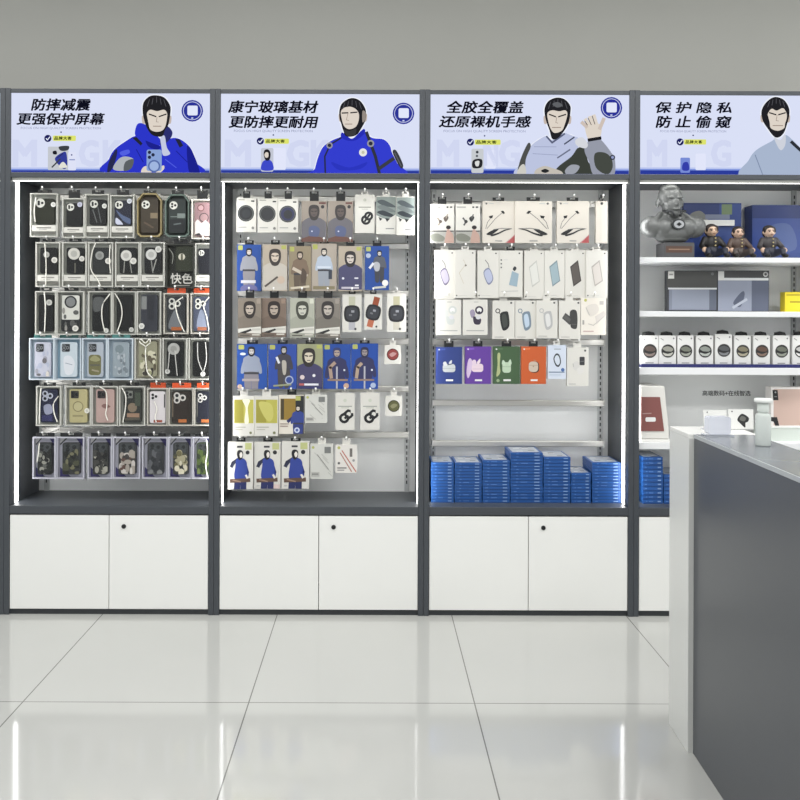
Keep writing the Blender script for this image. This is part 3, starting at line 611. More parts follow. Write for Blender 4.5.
  (91.5,386,118,426,'clear pack of a pale pink case with white hanging strap',dict(Bc,cam='tri',camc=(60,52,52),case=(214,184,176),art=[('s',[(0.3,0.5),(0.5,0.44),(0.8,0.52),(0.5,0.58)],(150,112,106))],strap=[[(0.3,0.02),(0.55,0.15),(0.58,0.5),(0.54,0.7),(0.62,0.86)]])),
  (119,386,145,426,'clear pack of a dark patterned case with white strap on its left',dict(Bc,cam='tri',camc=(120,122,116),case=(46,48,44),art=[('d',0.5,0.55,0.26,(150,134,112)),('r',0.2,0.72,0.9,0.84,(180,146,120)),('l',[(0.1,0.9),(0.9,0.88)],0.14,(84,80,70)),('r',0.65,0.1,0.95,0.5,(70,78,66))],strap=[[(0.1,0.04),(0.26,0.25),(0.24,0.6),(0.14,0.92)]])),
  (147,388,167.6,426,'orange tabbed pack of a white case with wavy strap line',dict(Oc,cam='tri',camc=(226,222,224),case=(226,220,222),art=[('r',0.25,0.9,0.8,0.99,(180,92,70)),('l',[(0.95,0.1),(0.95,0.5)],0.1,(40,40,42))],strap=[[(0.35,0.35),(0.48,0.55),(0.4,0.75),(0.45,0.9)]])),
  (168.4,388,193.5,426,'orange tabbed pack of a plain dark brown case with bold lenses',dict(Oc,cam='big',camc=(206,202,196),case=(44,36,30),art=[('l',[(0.06,0.2),(0.06,0.8)],0.05,(120,108,92)),('r',0.35,0.88,0.78,0.99,(214,128,70))])),
  (194,388,212.4,426,'orange tabbed pack of a navy case, right end of fifth row',dict(Oc,cam='big',camc=(214,212,208),case=(32,34,46),art=[('l',[(0.06,0.2),(0.06,0.8)],0.05,(130,128,120)),('r',0.35,0.88,0.9,0.99,(216,124,66))]))],
 [(32.5,437,55.5,479,'lilac card pack of a black stone patterned case, far left of bottom row',dict(Dc(11,[(22,24,24),(150,150,140),(34,36,34),(90,92,88)],(40,42,42)),strap=[[(0.3,0.15),(0.26,0.4),(0.2,0.6)]])),
  (56.5,437,84,479,'lilac card pack of an olive camouflage case with purple corners',Dc(12,[(78,80,62),(52,54,48),(120,118,92),(36,38,36)])),
  (87.5,437,112,479,'lilac card pack of a dark pebble patterned case, third in bottom row',Dc(13,[(26,28,28),(168,166,154),(70,70,66),(40,40,40)],(48,50,48))),
  (112.6,437,140,479,'lilac card pack of a brown and cream cartoon patterned case',Dc(14,[(168,160,150),(110,84,74),(206,200,194),(66,62,60)])),
  (142,437,167.5,479,'lilac card pack of a grey smoke patterned case, bottom row',Dc(15,[(96,98,102),(60,62,66),(128,130,130),(46,48,52)])),
  (168,437,192,479,'lilac card pack of a cream and olive flower patterned case, bottom row',Dc(16,[(190,184,150),(126,120,84),(214,208,184),(84,84,66)])),
  (192.5,437,212.4,479,'lilac card pack of a green leaf patterned case with white strap',dict(Dc(17,[(92,112,56),(60,78,44),(124,140,82),(44,54,38)],(62,76,50)),strap=[[(0.7,0.06),(0.74,0.35),(0.66,0.65),(0.76,0.97)]]))]]
c, xc = CABS[0]
for items in ROWS1:
    items, ys, hz = row_setup(c, items, 0.095)
    xs = []
    for (u0, v0, u1, v1, lab, st), y in zip(items, ys):
        st = dict(st); r = case_pack(u0, v0, u1, v1, y, hz, lab, **st); xs.append((r.location.x, y+0.015))
    rail(c, xc, hz-0.004, [(x, y) for x, y in xs], None)

def box_pack(name, cat, group, u0, v0, u1, v1, y, hookz, label, base, ops, tab=BLACK, t=0.024, wide=0.36, fn=None, window=None):
    x0, x1, zb, zt = place(u0, v0, u1, v1, y); w, h = x1-x0, zt-zb; asp = w/h
    r = thing(name, label, cat, ((x0+x1)/2, y+t/2, zb), group)
    m = MB(); m.box(-w/2, -t/2, 0, w/2, t/2, h, M(ink(base), 0.4), 0.0008)
    o = list(ops(asp)) if callable(ops) else list(ops)
    Art(m, lambda a: (a-0.5)*w, lambda b: (1-b)*h, -t/2, PM, (0.005,0.003,0.995,0.997), asp).draw(o)
    obj('carton', m, r)
    if window:                        # clear window with the goods showing behind a film
        a0,b0,a1,b1 = window; m = MB()
        m.face([((a0-0.5)*w,-t/2-0.004,(1-b1)*h),((a1-0.5)*w,-t/2-0.004,(1-b1)*h),((a1-0.5)*w,-t/2-0.004,(1-b0)*h),((a0-0.5)*w,-t/2-0.004,(1-b0)*h)], FILM); obj('window_film', m, r)
    m = MB(); hang_tab(w, h, t, hookz-zb, tab if not isinstance(tab, tuple) else M(tab, 0.4), m, wide); obj('hang_tab', m, r)
    return r
BT = (40,84,168); TAN = (176,164,148); TAU = (126,116,106); OFF = (226,225,220); PAPER = (213,211,204)
YL = (196,200,110)
def a_round(c1):
    return [('l',[(0.1,0.05),(0.4,0.05)],0.05,(150,150,140)), ('rr',0.74,0.07,0.92,0.11,0.03,(30,32,34)), ('d',0.48,0.45,0.42,(44,46,48)), ('d',0.48,0.45,0.38,(92,96,94)), ('d',0.48,0.45,0.34,c1), ('d',0.5,0.46,0.22,(48,50,54)), ('l',[(0.1,0.86),(0.5,0.86)],0.05,(168,168,164)), ('d',0.84,0.88,0.07,(130,130,126))]
def a_hood(asp): return [('r',0,0,1,1,(150,140,130)), ('r',0,0.5,1,1,(120,104,92)), ('r',0.7,0.03,0.97,0.07,(110,60,56)), ('d',0.84,0.14,0.07,(50,48,50))] + bust(0.5,0.1,0.42,asp,(58,54,54),(92,82,78),(104,102,108)) + [('s',[(0.3,0.66),(0.5,0.6),(0.72,0.68),(0.66,0.86),(0.34,0.86)],(98,108,146)), ('d',0.42,0.74,0.03,(200,206,220)), ('p',[(0,0.92),(0.3,0.86),(0.75,0.88),(1,0.94),(1,1),(0,1)],(118,84,74))]
def a_rings(asp): return [('l',[(0.2,0.33),(0.8,0.33)],0.05,(140,140,132)), ('l',[(0.35,0.38),(0.65,0.38)],0.03,(170,170,164)), ('d',0.5,0.14,0.08,(186,188,176)), ('o',0.56,0.66,0.25,0.13,(24,26,28),PAPER), ('o',0.7,0.56,0.23,0.11,(24,26,28),PAPER), ('l',[(0.5,0.7),(0.75,0.52)],0.1,(24,26,28))]
def a_g(asp): return [('d',0.5,0.2,0.09,(196,200,186)), ('l',[(0.15,0.36),(0.85,0.36)],0.05,(150,154,148)), ('l',[(0.3,0.4),(0.7,0.4)],0.03,(172,176,160)), ('l',[(0.4,0.7),(0.72,0.56)],0.46,(22,24,26)), ('o',0.46,0.68,0.27,0.13,(22,24,26),PAPER), ('o',0.7,0.57,0.24,0.11,(22,24,26),PAPER), ('l',[(0.5,0.68),(0.66,0.62)],0.12,(22,24,26)), ('r',0.8,0.46,0.99,0.54,PAPER)]
def a_rug(seed):
    def f(asp): return [('r',0,0.02,1,0.62,(128,138,134))] + [('s',[(0.05,0.15+k*0.14),(0.35,0.1+k*0.14),(0.9,0.24+k*0.13),(0.95,0.3+k*0.13),(0.4,0.26+k*0.13)],cc) for k, cc in enumerate(((70,78,82),(104,112,112),(44,50,56)))] + [('p',[(0,0.5),(0.3,0.58),(0.6,0.62),(1,0.48),(1,0.9),(0,0.9)],PAPER), ('p',[(0.12,0.55),(0.32,0.6),(0.2,0.66)],(36,40,42)), ('p',[(0.45,0.58),(0.7,0.6),(0.55,0.68)],(36,40,42)), ('l',[(0.55,0.84),(0.88,0.84)],0.04,(140,140,136)), ('r',0,0.7,1,1,PAPER), ('l',[(0.5,0.86),(0.9,0.86)],0.05,(130,132,132))]
    return f
def a_fig(bg, hair, skin, top, low=None, extra=(), sc=0.3, tp=0.08, cx=0.5, tagc=YL):
    def f(asp):
        o = [('r',0,0,1,1,bg), ('rr',0.05,0.02,0.24,0.12,0.03,tagc)] + person(cx, tp, sc, asp, hair, skin, top, low=low) + list(extra)
        return o
    return f
def a_bust(bg, hair, skin, top, extra=(), sc=0.46, tp=0.1, cx=0.5, tagc=YL):
    def f(asp): return [('r',0,0,1,1,bg), ('rr',0.76,0.02,0.96,0.1,0.03,tagc)] + bust(cx, tp, sc, asp, hair, skin, top) + list(extra)
    return f
def a_face(bg, hair, skin):
    def f(asp): return [('r',0,0,1,1,bg), ('rr',0.8,0.02,0.96,0.14,0.03,tuple(min(255,int(v*1.2)) for v in bg))] + bust(0.5,0.09,0.5,asp,hair,skin,tuple(int(v*0.92) for v in bg)) + [('p',[(0,0.78),(1,0.72),(1,0.9),(0,0.88)],(214,212,204)), ('p',[(0.06,0.88),(0.55,0.78),(0.6,0.82),(0.3,0.9)],(40,40,40)), ('l',[(0.62,0.8),(0.95,0.79)],0.09,(190,188,180)), ('l',[(0.62,0.93),(0.92,0.93)],0.06,(204,200,190)), ('l',[(0.1,0.95),(0.5,0.95)],0.04,(80,76,70))]
    return f
def a_watch(strap, tilt, face=(34,35,38)):
    def f(asp):
        q = lambda x, y: (0.5+(x*math.cos(tilt)-y*math.sin(tilt)), 0.52+(x*math.sin(tilt)+y*math.cos(tilt))*asp)
        P4 = lambda x0,y0,x1,y1: [q(x0,y0),q(x1,y0),q(x1,y1),q(x0,y1)]
        return [('p',P4(-0.17,-0.9,0.17,-0.2),strap[0]), ('p',P4(-0.17,0.2,0.17,0.85),strap[1]), ('s',P4(-0.34,-0.36,0.34,0.36),face), ('s',P4(-0.25,-0.27,0.25,0.27),(56,58,64)), ('p',P4(-0.04,-0.18,0.12,-0.06),(150,152,158)), ('p',P4(-0.16,0.02,0.0,0.12),(110,112,116)), ('d',0.68,0.92,0.06,(60,62,64))]
    return f
def a_disc(c1, c2): return lambda asp: [('d',0.5,0.5,0.36,tuple(int(v*0.5) for v in c1)), ('d',0.5,0.5,0.31,c1), ('s',[(0.3,0.5),(0.5,0.38),(0.72,0.44),(0.6,0.56),(0.42,0.62)],c2), ('d',0.5,0.5,0.06,c2)]
def a_yellow(k): return lambda asp: [('r',0.06,0.09,0.97,0.68,(206,200,96)), ('r',0.08,0.1,0.5,0.66,(178,170,72)), ('s',[(0.45,0.1),(0.6,0.3),(0.55,0.66),(0.75,0.66),(0.7,0.3),(0.8,0.1)] if k else [(0.2,0.15),(0.7,0.2),(0.8,0.5),(0.6,0.64),(0.3,0.4)],(238,236,206) if k else (222,216,120)), ('l',[(0.1,0.78),(0.6,0.78)],0.03,(150,148,130)), ('l',[(0.1,0.84),(0.45,0.84)],0.03,(170,168,150)), ('d',0.84,0.92,0.06,(120,124,90))]
def a_doc(seed):
    def f(asp):
        r = random.Random(seed); o = [('d',0.12,0.1,0.06,(196,200,110))]
        for _ in range(7):
            x, y = 0.15+0.6*r.random(), 0.2+0.6*r.random(); o.append(('l',[(x,y),(x+0.25,y+0.16)],0.04,(186,186,180)))
        return o + [('l',[(0.2,0.35),(0.75,0.8)],0.12,(206,206,200)), ('l',[(0.3,0.3),(0.8,0.72)],0.025,(120,120,116)), ('r',0.62,0.08,0.9,0.26,(120,122,120)), ('r',0.05,0.8,0.4,0.93,(178,178,172)), ('l',[(0.08,0.86),(0.34,0.86)],0.05,(120,120,118))]
    return f
def a_cable(asp): return [('d',0.16,0.1,0.07,(206,208,120)), ('l',[(0.3,0.2),(0.95,0.95)],0.05,(206,120,106)), ('l',[(0.22,0.28),(0.75,0.95)],0.05,(196,140,128)), ('r',0.66,0.12,0.78,0.42,(110,104,100)), ('d',0.16,0.65,0.06,(90,90,90)), ('l',[(0.1,0.82),(0.5,0.82)],0.06,(130,128,126)), ('l',[(0.1,0.9),(0.4,0.9)],0.05,(150,148,146)), ('d',0.84,0.55,0.06,(150,150,150))]
def a_stand(k):
    def f(asp):
        sk = (226,220,212)
        return [('r',0.68,0.02,0.94,0.16,(212,216,150)), ('d',0.78,0.22,0.08,(40,40,44)), ('r',0.36,0.08,0.58,0.12,(60,60,64)),
                ('l',[(0.42,0.36),(0.2,0.44),(0.14,0.52)],0.13,(42,46,70)), ('l',[(0.14,0.52),(0.3,0.4)],0.1,(42,46,70)), ('l',[(0.66,0.42),(0.78,0.64),(0.74,0.76)],0.12,(46,62,146)),
                ('s',[(0.34,0.36),(0.5,0.33),(0.7,0.38),(0.76,0.5),(0.72,0.78),(0.28,0.78),(0.3,0.5)],(54,76,166)), ('p',[(0.26,0.84),(0.74,0.84),(0.72,1.2),(0.5,1.2),(0.5,0.9),(0.46,1.2),(0.22,1.2)],(40,48,104)),
                ('l',[(0.12,0.82),(0.85,0.8)],0.15,(110,84,70)), ('l',[(0.2,0.8),(0.5,0.84)],0.05,(170,140,120)), ('l',[(0.72,0.7),(0.78,0.76)],0.08,sk),
                ('s',[(0.36,0.25),(0.4,0.18),(0.52,0.17),(0.6,0.22),(0.58,0.33),(0.48,0.38),(0.4,0.34)],(26,26,30)), ('s',[(0.46,0.26),(0.52,0.21),(0.58,0.25),(0.56,0.31),(0.5,0.33)],sk), ('l',[(0.1,0.93),(0.2,0.93)],0.03,(180,180,180)), ('r',0.74,0.9,0.97,0.99,(216,196,190) if k == 1 else PAPER)]
    return f
G2 = 'goods on the second cabinet hooks'
NV = (54,56,100)
B2 = [
 ('watch_case_box','box',[(236.5,198,256,232,'white box with large black ring, far left of second cabinet top row',PAPER,a_round((40,42,44)),BLACK),
  (258,198.5,277.6,232.5,'white box with large dark grey ring, second in its top row',PAPER,a_round((48,50,52)),BLACK),
  (278,199,298,232.5,'white box with large navy blue ring next to hooded picture boxes',PAPER,a_round((52,54,84)),BLACK),
  (301.5,201,326.5,242,'taupe picture box of a hooded dark figure, left one of the pair',TAN,a_hood,BLACK),
  (328,201,353,242,'taupe picture box of a hooded dark figure, right one of the pair',TAN,a_hood,BLACK),
  (355,194.5,374.5,233,'narrow white box with two interlocked black rings, top row',PAPER,a_rings,PAPER),
  (376.2,196,395.8,234,'white box with grey green camouflage art, left of its twin',PAPER,a_rug(1),PAPER),
  (396.4,196.5,414.5,235,'white box with grey green camouflage art, right end of top row',PAPER,a_rug(2),PAPER)]),
 ('screen_protector_box','box',[(237,244.5,261,291,'blue picture box of a standing figure in grey, left of second row',BT,a_fig(BT,(34,34,40),SK,(150,152,160),(140,136,140),[('s',[(0.2,0.9),(0.5,0.86),(0.8,0.9),(0.8,1),(0.2,1)],(120,120,170)),('l',[(0.2,0.8),(0.75,0.8)],0.12,(206,206,214))],0.25,0.08),BLACK),
  (263,244.5,287,291,'tan picture box of a bearded figure in pale coat',TAN,a_bust(TAN,(60,54,52),(206,192,176),(190,184,174),[('d',0.75,0.76,0.16,(222,200,180)),('l',[(0.1,0.9),(0.6,0.7)],0.08,(84,76,70))],0.48,0.1),BLACK),
  (289,246,311,291,'tan picture box of a small brown clad figure, third in second row',(164,150,124),a_fig((164,150,124),(58,48,42),(200,184,168),(122,104,88),(96,84,72),[('l',[(0.2,0.5),(0.8,0.66)],0.14,(196,184,168)),('s',[(0.6,0.5),(0.8,0.6),(0.75,0.8),(0.55,0.8)],(84,72,62)),('l',[(0.1,0.94),(0.9,0.9)],0.1,(200,190,170))],0.28,0.12),BLACK),
  (311.6,243.5,336.5,291,'tan picture box of a figure in pale blue armour',(172,162,150),a_fig((172,162,150),(38,38,42),SK,(176,188,204),(150,156,166),[('l',[(0.25,0.5),(0.75,0.5)],0.08,(206,214,226)),('r',0.68,0.55,0.82,0.75,(60,66,78)),('l',[(0.1,0.93),(0.9,0.93)],0.12,(150,140,110))],0.24,0.1),BLACK),
  (338.5,246,362,291,'tan picture box of a bearded figure in dark navy sweater',TAN,a_bust(TAN,(46,42,44),(204,194,186),(72,72,104),[('l',[(0.15,0.93),(0.85,0.93)],0.08,(190,186,196)),('d',0.2,0.72,0.05,(220,220,226)),('r',0.68,0.7,0.84,0.73,(220,220,230)),('r',0.7,0.86,0.86,0.89,(230,230,236))],0.46,0.12),BLACK),
  (365,246,389,290,'blue picture box of a figure in dark armour, right end of second row',BT,a_fig(BT,(30,30,36),(210,206,200),(84,88,98),(60,62,70),[('d',0.14,0.22,0.1,(200,214,238)),('d',0.84,0.84,0.13,(228,226,222)),('s',[(0.36,0.4),(0.5,0.36),(0.62,0.42),(0.58,0.56),(0.42,0.56)],(176,178,184)),('l',[(0.2,0.5),(0.34,0.4)],0.1,(220,224,232)),('l',[(0.4,0.95),(0.85,0.93)],0.08,(200,200,190))],0.2,0.1,0.6),BLACK)]),
 ('tempered_glass_box','box',[(238,298,261.2,337.5,'taupe face portrait box, leftmost in third row',TAU,a_face((134,124,112),(44,38,36),(186,174,160)),BLACK),
  (262,298,286,337,'brown taupe face portrait box beside the leftmost one',TAU,a_face((122,106,94),(46,38,36),(178,164,150)),BLACK),
  (290,298,314.5,337.5,'pale grey green face portrait box, middle of third row',(176,178,164),a_face((172,174,160),(66,68,60),(196,196,184)),BLACK),
  (315.6,298,340,338,'grey taupe face portrait box next to the watch strap boxes',TAU,a_face((128,122,114),(52,48,48),(186,178,168)),BLACK),
  (342.5,294,361.5,332,'white box showing a watch with pale grey strap',PAPER,a_watch(((186,186,164),(178,178,184)),0.0),BLACK),
  (364.5,294,382,329.5,'white box showing a tilted watch with brown leather strap',PAPER,a_watch(((168,84,52),(206,120,88)),0.25),BLACK),
  (387,293.5,406,332,'white box showing a watch with cream strap, right end of third row',PAPER,a_watch(((208,204,170),(196,192,178)),0.0),PAPER)]),
 ('screen_protector_box','box',[(237,344,267,389,'blue picture box of a figure in light grey shirt, fourth row left',BT,a_fig((38,88,178),(32,32,38),(206,200,196),(146,154,172),(132,128,136),[('l',[(0.2,0.8),(0.72,0.8)],0.08,(170,160,160)),('d',0.1,0.95,0.08,(220,190,170)),('e',0.2,0.22,0.1,0.03,(214,224,236))],0.24,0.06,0.48),BLACK),
  (268.3,344,296.6,389,'blue picture box of a figure in black vest with round badge',BT,a_fig((48,84,178),(30,30,34),(190,186,182),(64,62,72),(70,66,66),[('d',0.74,0.8,0.15,(190,200,226)),('d',0.74,0.8,0.11,(60,84,160)),('s',[(0.48,0.4),(0.56,0.36),(0.64,0.42),(0.62,0.66),(0.52,0.66)],(176,170,160)),('l',[(0.3,0.3),(0.38,0.42)],0.08,(216,218,224)),('l',[(0.2,0.93),(0.8,0.9)],0.06,(170,176,140))],0.22,0.05,0.55),BLACK),
  (297.3,344,322.6,389,'olive topped picture box of a bearded figure in navy, fourth row middle',(150,150,120),a_bust((150,152,120),(44,40,38),(206,196,176),(76,72,112),[('d',0.2,0.74,0.09,(216,200,200)),('d',0.66,0.7,0.06,(226,226,230)),('l',[(0.1,0.9),(0.25,0.9)],0.08,(206,110,110)),('l',[(0.3,0.9),(0.82,0.9)],0.08,(224,224,232)),('r',0,0.95,1,1,(56,60,112))],0.5,0.1,0.45),BLACK),
  (323.2,344,350.6,389,'blue picture box of a figure in navy jacket raising a phone, left one',BT,a_fig((36,82,176),(54,66,120),(196,176,160),NV,None,[('l',[(0.3,0.75),(0.25,0.52),(0.42,0.42)],0.12,(190,164,148)),('r',0.47,0.5,0.53,1,(176,176,186)),('l',[(0.18,0.8),(0.88,0.8)],0.07,(166,140,124)),('d',0.84,0.93,0.1,(220,182,160)),('r',0.74,0.56,0.8,0.6,(214,220,232))],0.3,0.08),BLACK),
  (351.2,343.5,378,389,'blue picture box of a figure in navy jacket raising a hand, right one',BT,a_fig((36,82,178),(36,38,66),(150,140,140),NV,None,[('l',[(0.2,0.75),(0.25,0.52),(0.38,0.44)],0.12,(196,172,152)),('r',0.47,0.5,0.53,1,(176,176,186)),('l',[(0.12,0.8),(0.84,0.8)],0.07,(160,136,124)),('d',0.82,0.92,0.1,(190,206,236)),('r',0.74,0.56,0.8,0.6,(214,220,232))],0.3,0.08),BLACK),
  (384.5,345,401,364,'small white box with round dark red picture',PAPER,a_disc((156,66,64),(206,160,156)),PAPER)]),
 ('tempered_glass_box','box',[(233,396,254,436,'yellow windowed white carton with white streak, fifth row left',PAPER,a_yellow(1),PAPER),
  (254.5,396,278,436,'yellow windowed white carton, second in fifth row',PAPER,a_yellow(0),PAPER),
  (279,395,304,434,'carton with brown yellow window and blue clad figure on its corner',(222,216,204),lambda asp: [('r',0.06,0.09,0.7,0.64,(166,136,58)),('r',0.08,0.1,0.2,0.62,(70,62,44)),('r',0.66,0.02,1,1,(40,42,44)),('r',0.66,0.03,0.86,0.14,(206,208,120)),('l',[(0.66,0.52),(0.36,0.68)],0.12,(40,48,110))]+person(0.76,0.26,0.2,asp,(26,26,30),SK,(58,78,160),low=(52,66,140))+[('d',0.72,0.9,0.11,(206,214,236)),('d',0.72,0.9,0.06,(90,110,180)),('l',[(0.06,0.74),(0.4,0.74)],0.03,(150,130,120)),('l',[(0.06,0.8),(0.36,0.8)],0.03,(170,140,130))],BLACK),
  (305,394.5,327,423,'light grey printed small parts box, fifth row middle',(206,206,200),a_doc(1),PAPER),
  (335.5,393,354.5,430,'white box with bold black link emblem, left of its twin',PAPER,a_g,PAPER),
  (360.5,393,379.5,430,'white box with bold black link emblem, right of its twin',PAPER,a_g,PAPER),
  (385.5,396,402,416,'small white box with round olive picture',PAPER,a_disc((88,88,54),(150,148,112)),PAPER)]),
 ('phone_film_box','box',[(228,442,253,489.5,'white box picturing a figure in blue, leftmost on bottom row',PAPER,a_stand(0),BLACK),
  (254.5,442,280.5,489,'white box picturing a figure in blue, middle one with pink corner',PAPER,a_stand(1),BLACK),
  (281.8,441.5,309,489,'white box picturing a figure in blue, right one of three',PAPER,a_stand(2),BLACK),
  (310.5,444,333,479,'light grey printed small parts box on the bottom row',(206,206,200),a_doc(2),PAPER),
  (335.5,445,357,473,'pale box with two red diagonal cable lines',(222,218,212),a_cable,PAPER)])]
c, xc = CABS[1]
for nm, cat, items in B2:
    items, ys, hz = row_setup(c, items, 0.09)
    xs = []
    for (u0, v0, u1, v1, lab, base, ops, tb), y in zip(items, ys):
        r = box_pack(nm if 'watch' not in lab else 'watch_strap_box', cat, G2, u0, v0, u1, v1, y, hz, lab, base, ops, tb); xs.append((r.location.x, y+0.012))
    rail(c, xc, hz-0.004, xs, None)

# third cabinet: white accessory boxes
G3 = 'accessory boxes on the third cabinet hooks'
CR = (212,206,196)
def a_buds(c1, c2):
    return lambda asp: [('l',[(0.06,0.08),(0.4,0.08)],0.05,(150,150,146)), ('r',0.68,0.06,0.76,0.1,(40,40,42)), ('r',0.82,0.06,0.92,0.1,(60,60,62)), ('l',[(0.3,0.36),(0.42,0.46),(0.34,0.54)],0.07,c1), ('d',0.42,0.45,0.07,c2), ('s',[(0.55,0.36),(0.7,0.3),(0.76,0.36),(0.64,0.46)],c2), ('l',[(0.66,0.36),(0.72,0.27)],0.05,c1),
                        ('r',0,0.68,1,0.71,(52,50,50)), ('r',0,0.71,1,1,(164,164,158)), ('s',[(0.02,0.8),(0.3,0.76),(0.6,0.86),(0.5,0.96),(0.1,0.94)],(120,122,112)), ('e',0.76,0.6,0.1,0.05,(34,30,32)), ('s',[(0.62,1.05),(0.66,0.76),(0.74,0.64),(0.84,0.7),(0.96,0.8),(0.98,1.05)],(206,172,158))]  # the dark line above the photo strip is a painted shadow gap
def a_neck(flip, corner):
    def f(asp):
        g = (lambda x: 1-x) if flip else (lambda x: x)
        o = [('d',g(0.12),0.06,0.03,(90,90,90)), ('l',[(g(0.2),0.06),(g(0.34),0.06)],0.03,(190,190,186)), ('l',[(g(0.1),0.66),(g(0.16),0.5),(g(0.28),0.38)],0.015,(90,90,90)), ('l',[(g(0.14),0.66),(g(0.4),0.42),(g(0.62),0.27)],0.015,(90,90,90)), ('p',[(g(0.2),0.36),(g(0.33),0.34),(g(0.3),0.41),(g(0.22),0.41)],(26,26,28)), ('p',[(g(0.56),0.24),(g(0.64),0.23),(g(0.7),0.29),(g(0.64),0.31)],(26,26,28)),
             ('s',[(g(0.12),0.79),(g(0.3),0.7),(g(0.5),0.66),(g(0.44),0.72),(g(0.26),0.81)],(28,28,30)), ('s',[(g(0.26),0.81),(g(0.5),0.75),(g(0.7),0.68),(g(0.92),0.66),(g(0.7),0.71),(g(0.5),0.79),(g(0.3),0.84)],(28,28,30)), ('l',[(g(0.34),0.68),(g(0.6),0.65),(g(0.9),0.66)],0.02,(120,120,118)), ('l',[(0.4,0.95),(0.6,0.95)],0.03,(150,150,146))]
        if corner: o += [('p',[(1,0.8),(1,1.0),(0.7,1.0)],(192,90,92)), ('l',[(0.74,0.99),(1.0,0.8)],0.02,(220,180,180))]
        return o
    return f
def a_bank(c1, dk, kind='tilt'):
    def f(asp):
        A = asp
        o = [('d',0.86,0.06,0.035,(50,50,52)), ('d',0.08,0.95,0.035,(80,80,80)), ('l',[(0.2,0.95),(0.6,0.95)],0.015,(190,190,186))]
        if kind == 'loop': return o + [('l',[(0.36,0.2),(0.5,0.28),(0.54,0.36)],0.03,(110,108,112)), ('s',[(0.28,0.46),(0.55,0.37),(0.74,0.6),(0.5,0.72)],dk), ('s',[(0.32,0.47),(0.55,0.4),(0.7,0.59),(0.5,0.68)],c1)]
        if kind == 'line': return o + [('l',[(0.4,0.2),(0.52,0.3),(0.2,0.48),(0.42,0.7)],0.02,dk), ('d',0.52,0.32,0.05,(120,116,106))]
        if kind == 'dots': return o[:1] + [('r',0.06,0.19,0.12,0.22,(80,82,84)), ('r',0.06,0.27,0.12,0.30,(80,82,84)), ('r',0.06,0.35,0.12,0.38,(80,82,84)), ('l',[(0.2,0.2),(0.36,0.2)],0.02,(190,190,190)), ('p',[(0.55,0.44),(0.84,0.5),(0.76,0.78),(0.42,0.74)],c1), ('s',[(0.58,0.4),(0.66,0.34),(0.74,0.38),(0.66,0.44)],(50,54,58)), ('l',[(0.1,0.88),(0.8,0.87)],0.02,(170,170,168))]
        return o + [('p',[(0.24,0.34),(0.62,0.2),(0.78,0.64),(0.4,0.76)],dk), ('p',[(0.28,0.36),(0.6,0.24),(0.74,0.63),(0.42,0.72)],c1)]
    return f
def a_earclip(c1, c2): return lambda asp: [('l',[(0.45,0.07),(0.62,0.07)],0.03,(170,170,166)), ('o',0.66,0.3,0.17,0.1,c1,(226,226,224)), ('s',[(0.28,0.34),(0.42,0.28),(0.5,0.42),(0.36,0.52)],c2), ('s',[(0.42,0.48),(0.62,0.52),(0.74,0.56),(0.68,0.7),(0.46,0.68)],c1), ('e',0.62,0.5,0.1,0.06,(206,206,210)), ('d',0.66,0.36,0.05,c1), ('l',[(0.15,0.88),(0.85,0.88)],0.03,(150,150,148))]
def a_pod(c1, dk): return lambda asp: [('d',0.84,0.06,0.045,(56,56,58)), ('o',0.24,0.27,0.11,0.07,dk,PAPER), ('l',[(0.3,0.32),(0.36,0.36)],0.03,dk), ('s',[(0.34,0.36),(0.6,0.28),(0.72,0.34),(0.76,0.66),(0.56,0.78),(0.42,0.72)],dk), ('s',[(0.42,0.4),(0.6,0.36),(0.68,0.62),(0.56,0.7),(0.48,0.66)],c1), ('l',[(0.1,0.95),(0.5,0.95)],0.025,(160,160,156))]
def a_grip(asp): return [('d',0.9,0.06,0.045,(56,56,58)), ('p',[(0.14,0.46),(0.3,0.32),(0.62,0.46),(0.5,0.64)],(74,74,74)), ('s',[(0.52,0.28),(0.82,0.28),(0.84,0.7),(0.6,0.72),(0.52,0.6)],(60,60,60)), ('l',[(0.58,0.62),(0.8,0.62)],0.03,(90,90,88)), ('p',[(0.2,0.46),(0.3,0.38),(0.55,0.48),(0.5,0.56)],(88,88,86)), ('l',[(0.1,0.95),(0.5,0.95)],0.025,(160,160,156))]
def a_sketch(asp): return [('d',0.18,0.06,0.06,(206,206,120)), ('r',0.74,0.08,0.9,0.18,(186,182,178)), ('s',[(0.2,0.24),(0.6,0.16),(0.7,0.36),(0.36,0.5)],(212,206,198)), ('l',[(0.2,0.26),(0.34,0.46)],0.03,(180,176,170)), ('p',[(0.56,0.5),(0.92,0.34),(0.98,0.46),(0.62,0.72)],(208,202,196)), ('l',[(0.3,0.7),(0.5,0.74),(0.92,0.5)],0.03,(186,182,176)), ('r',0.06,0.6,0.13,0.72,(160,158,152)), ('l',[(0.1,0.9),(0.5,0.9)],0.03,(200,160,156))]
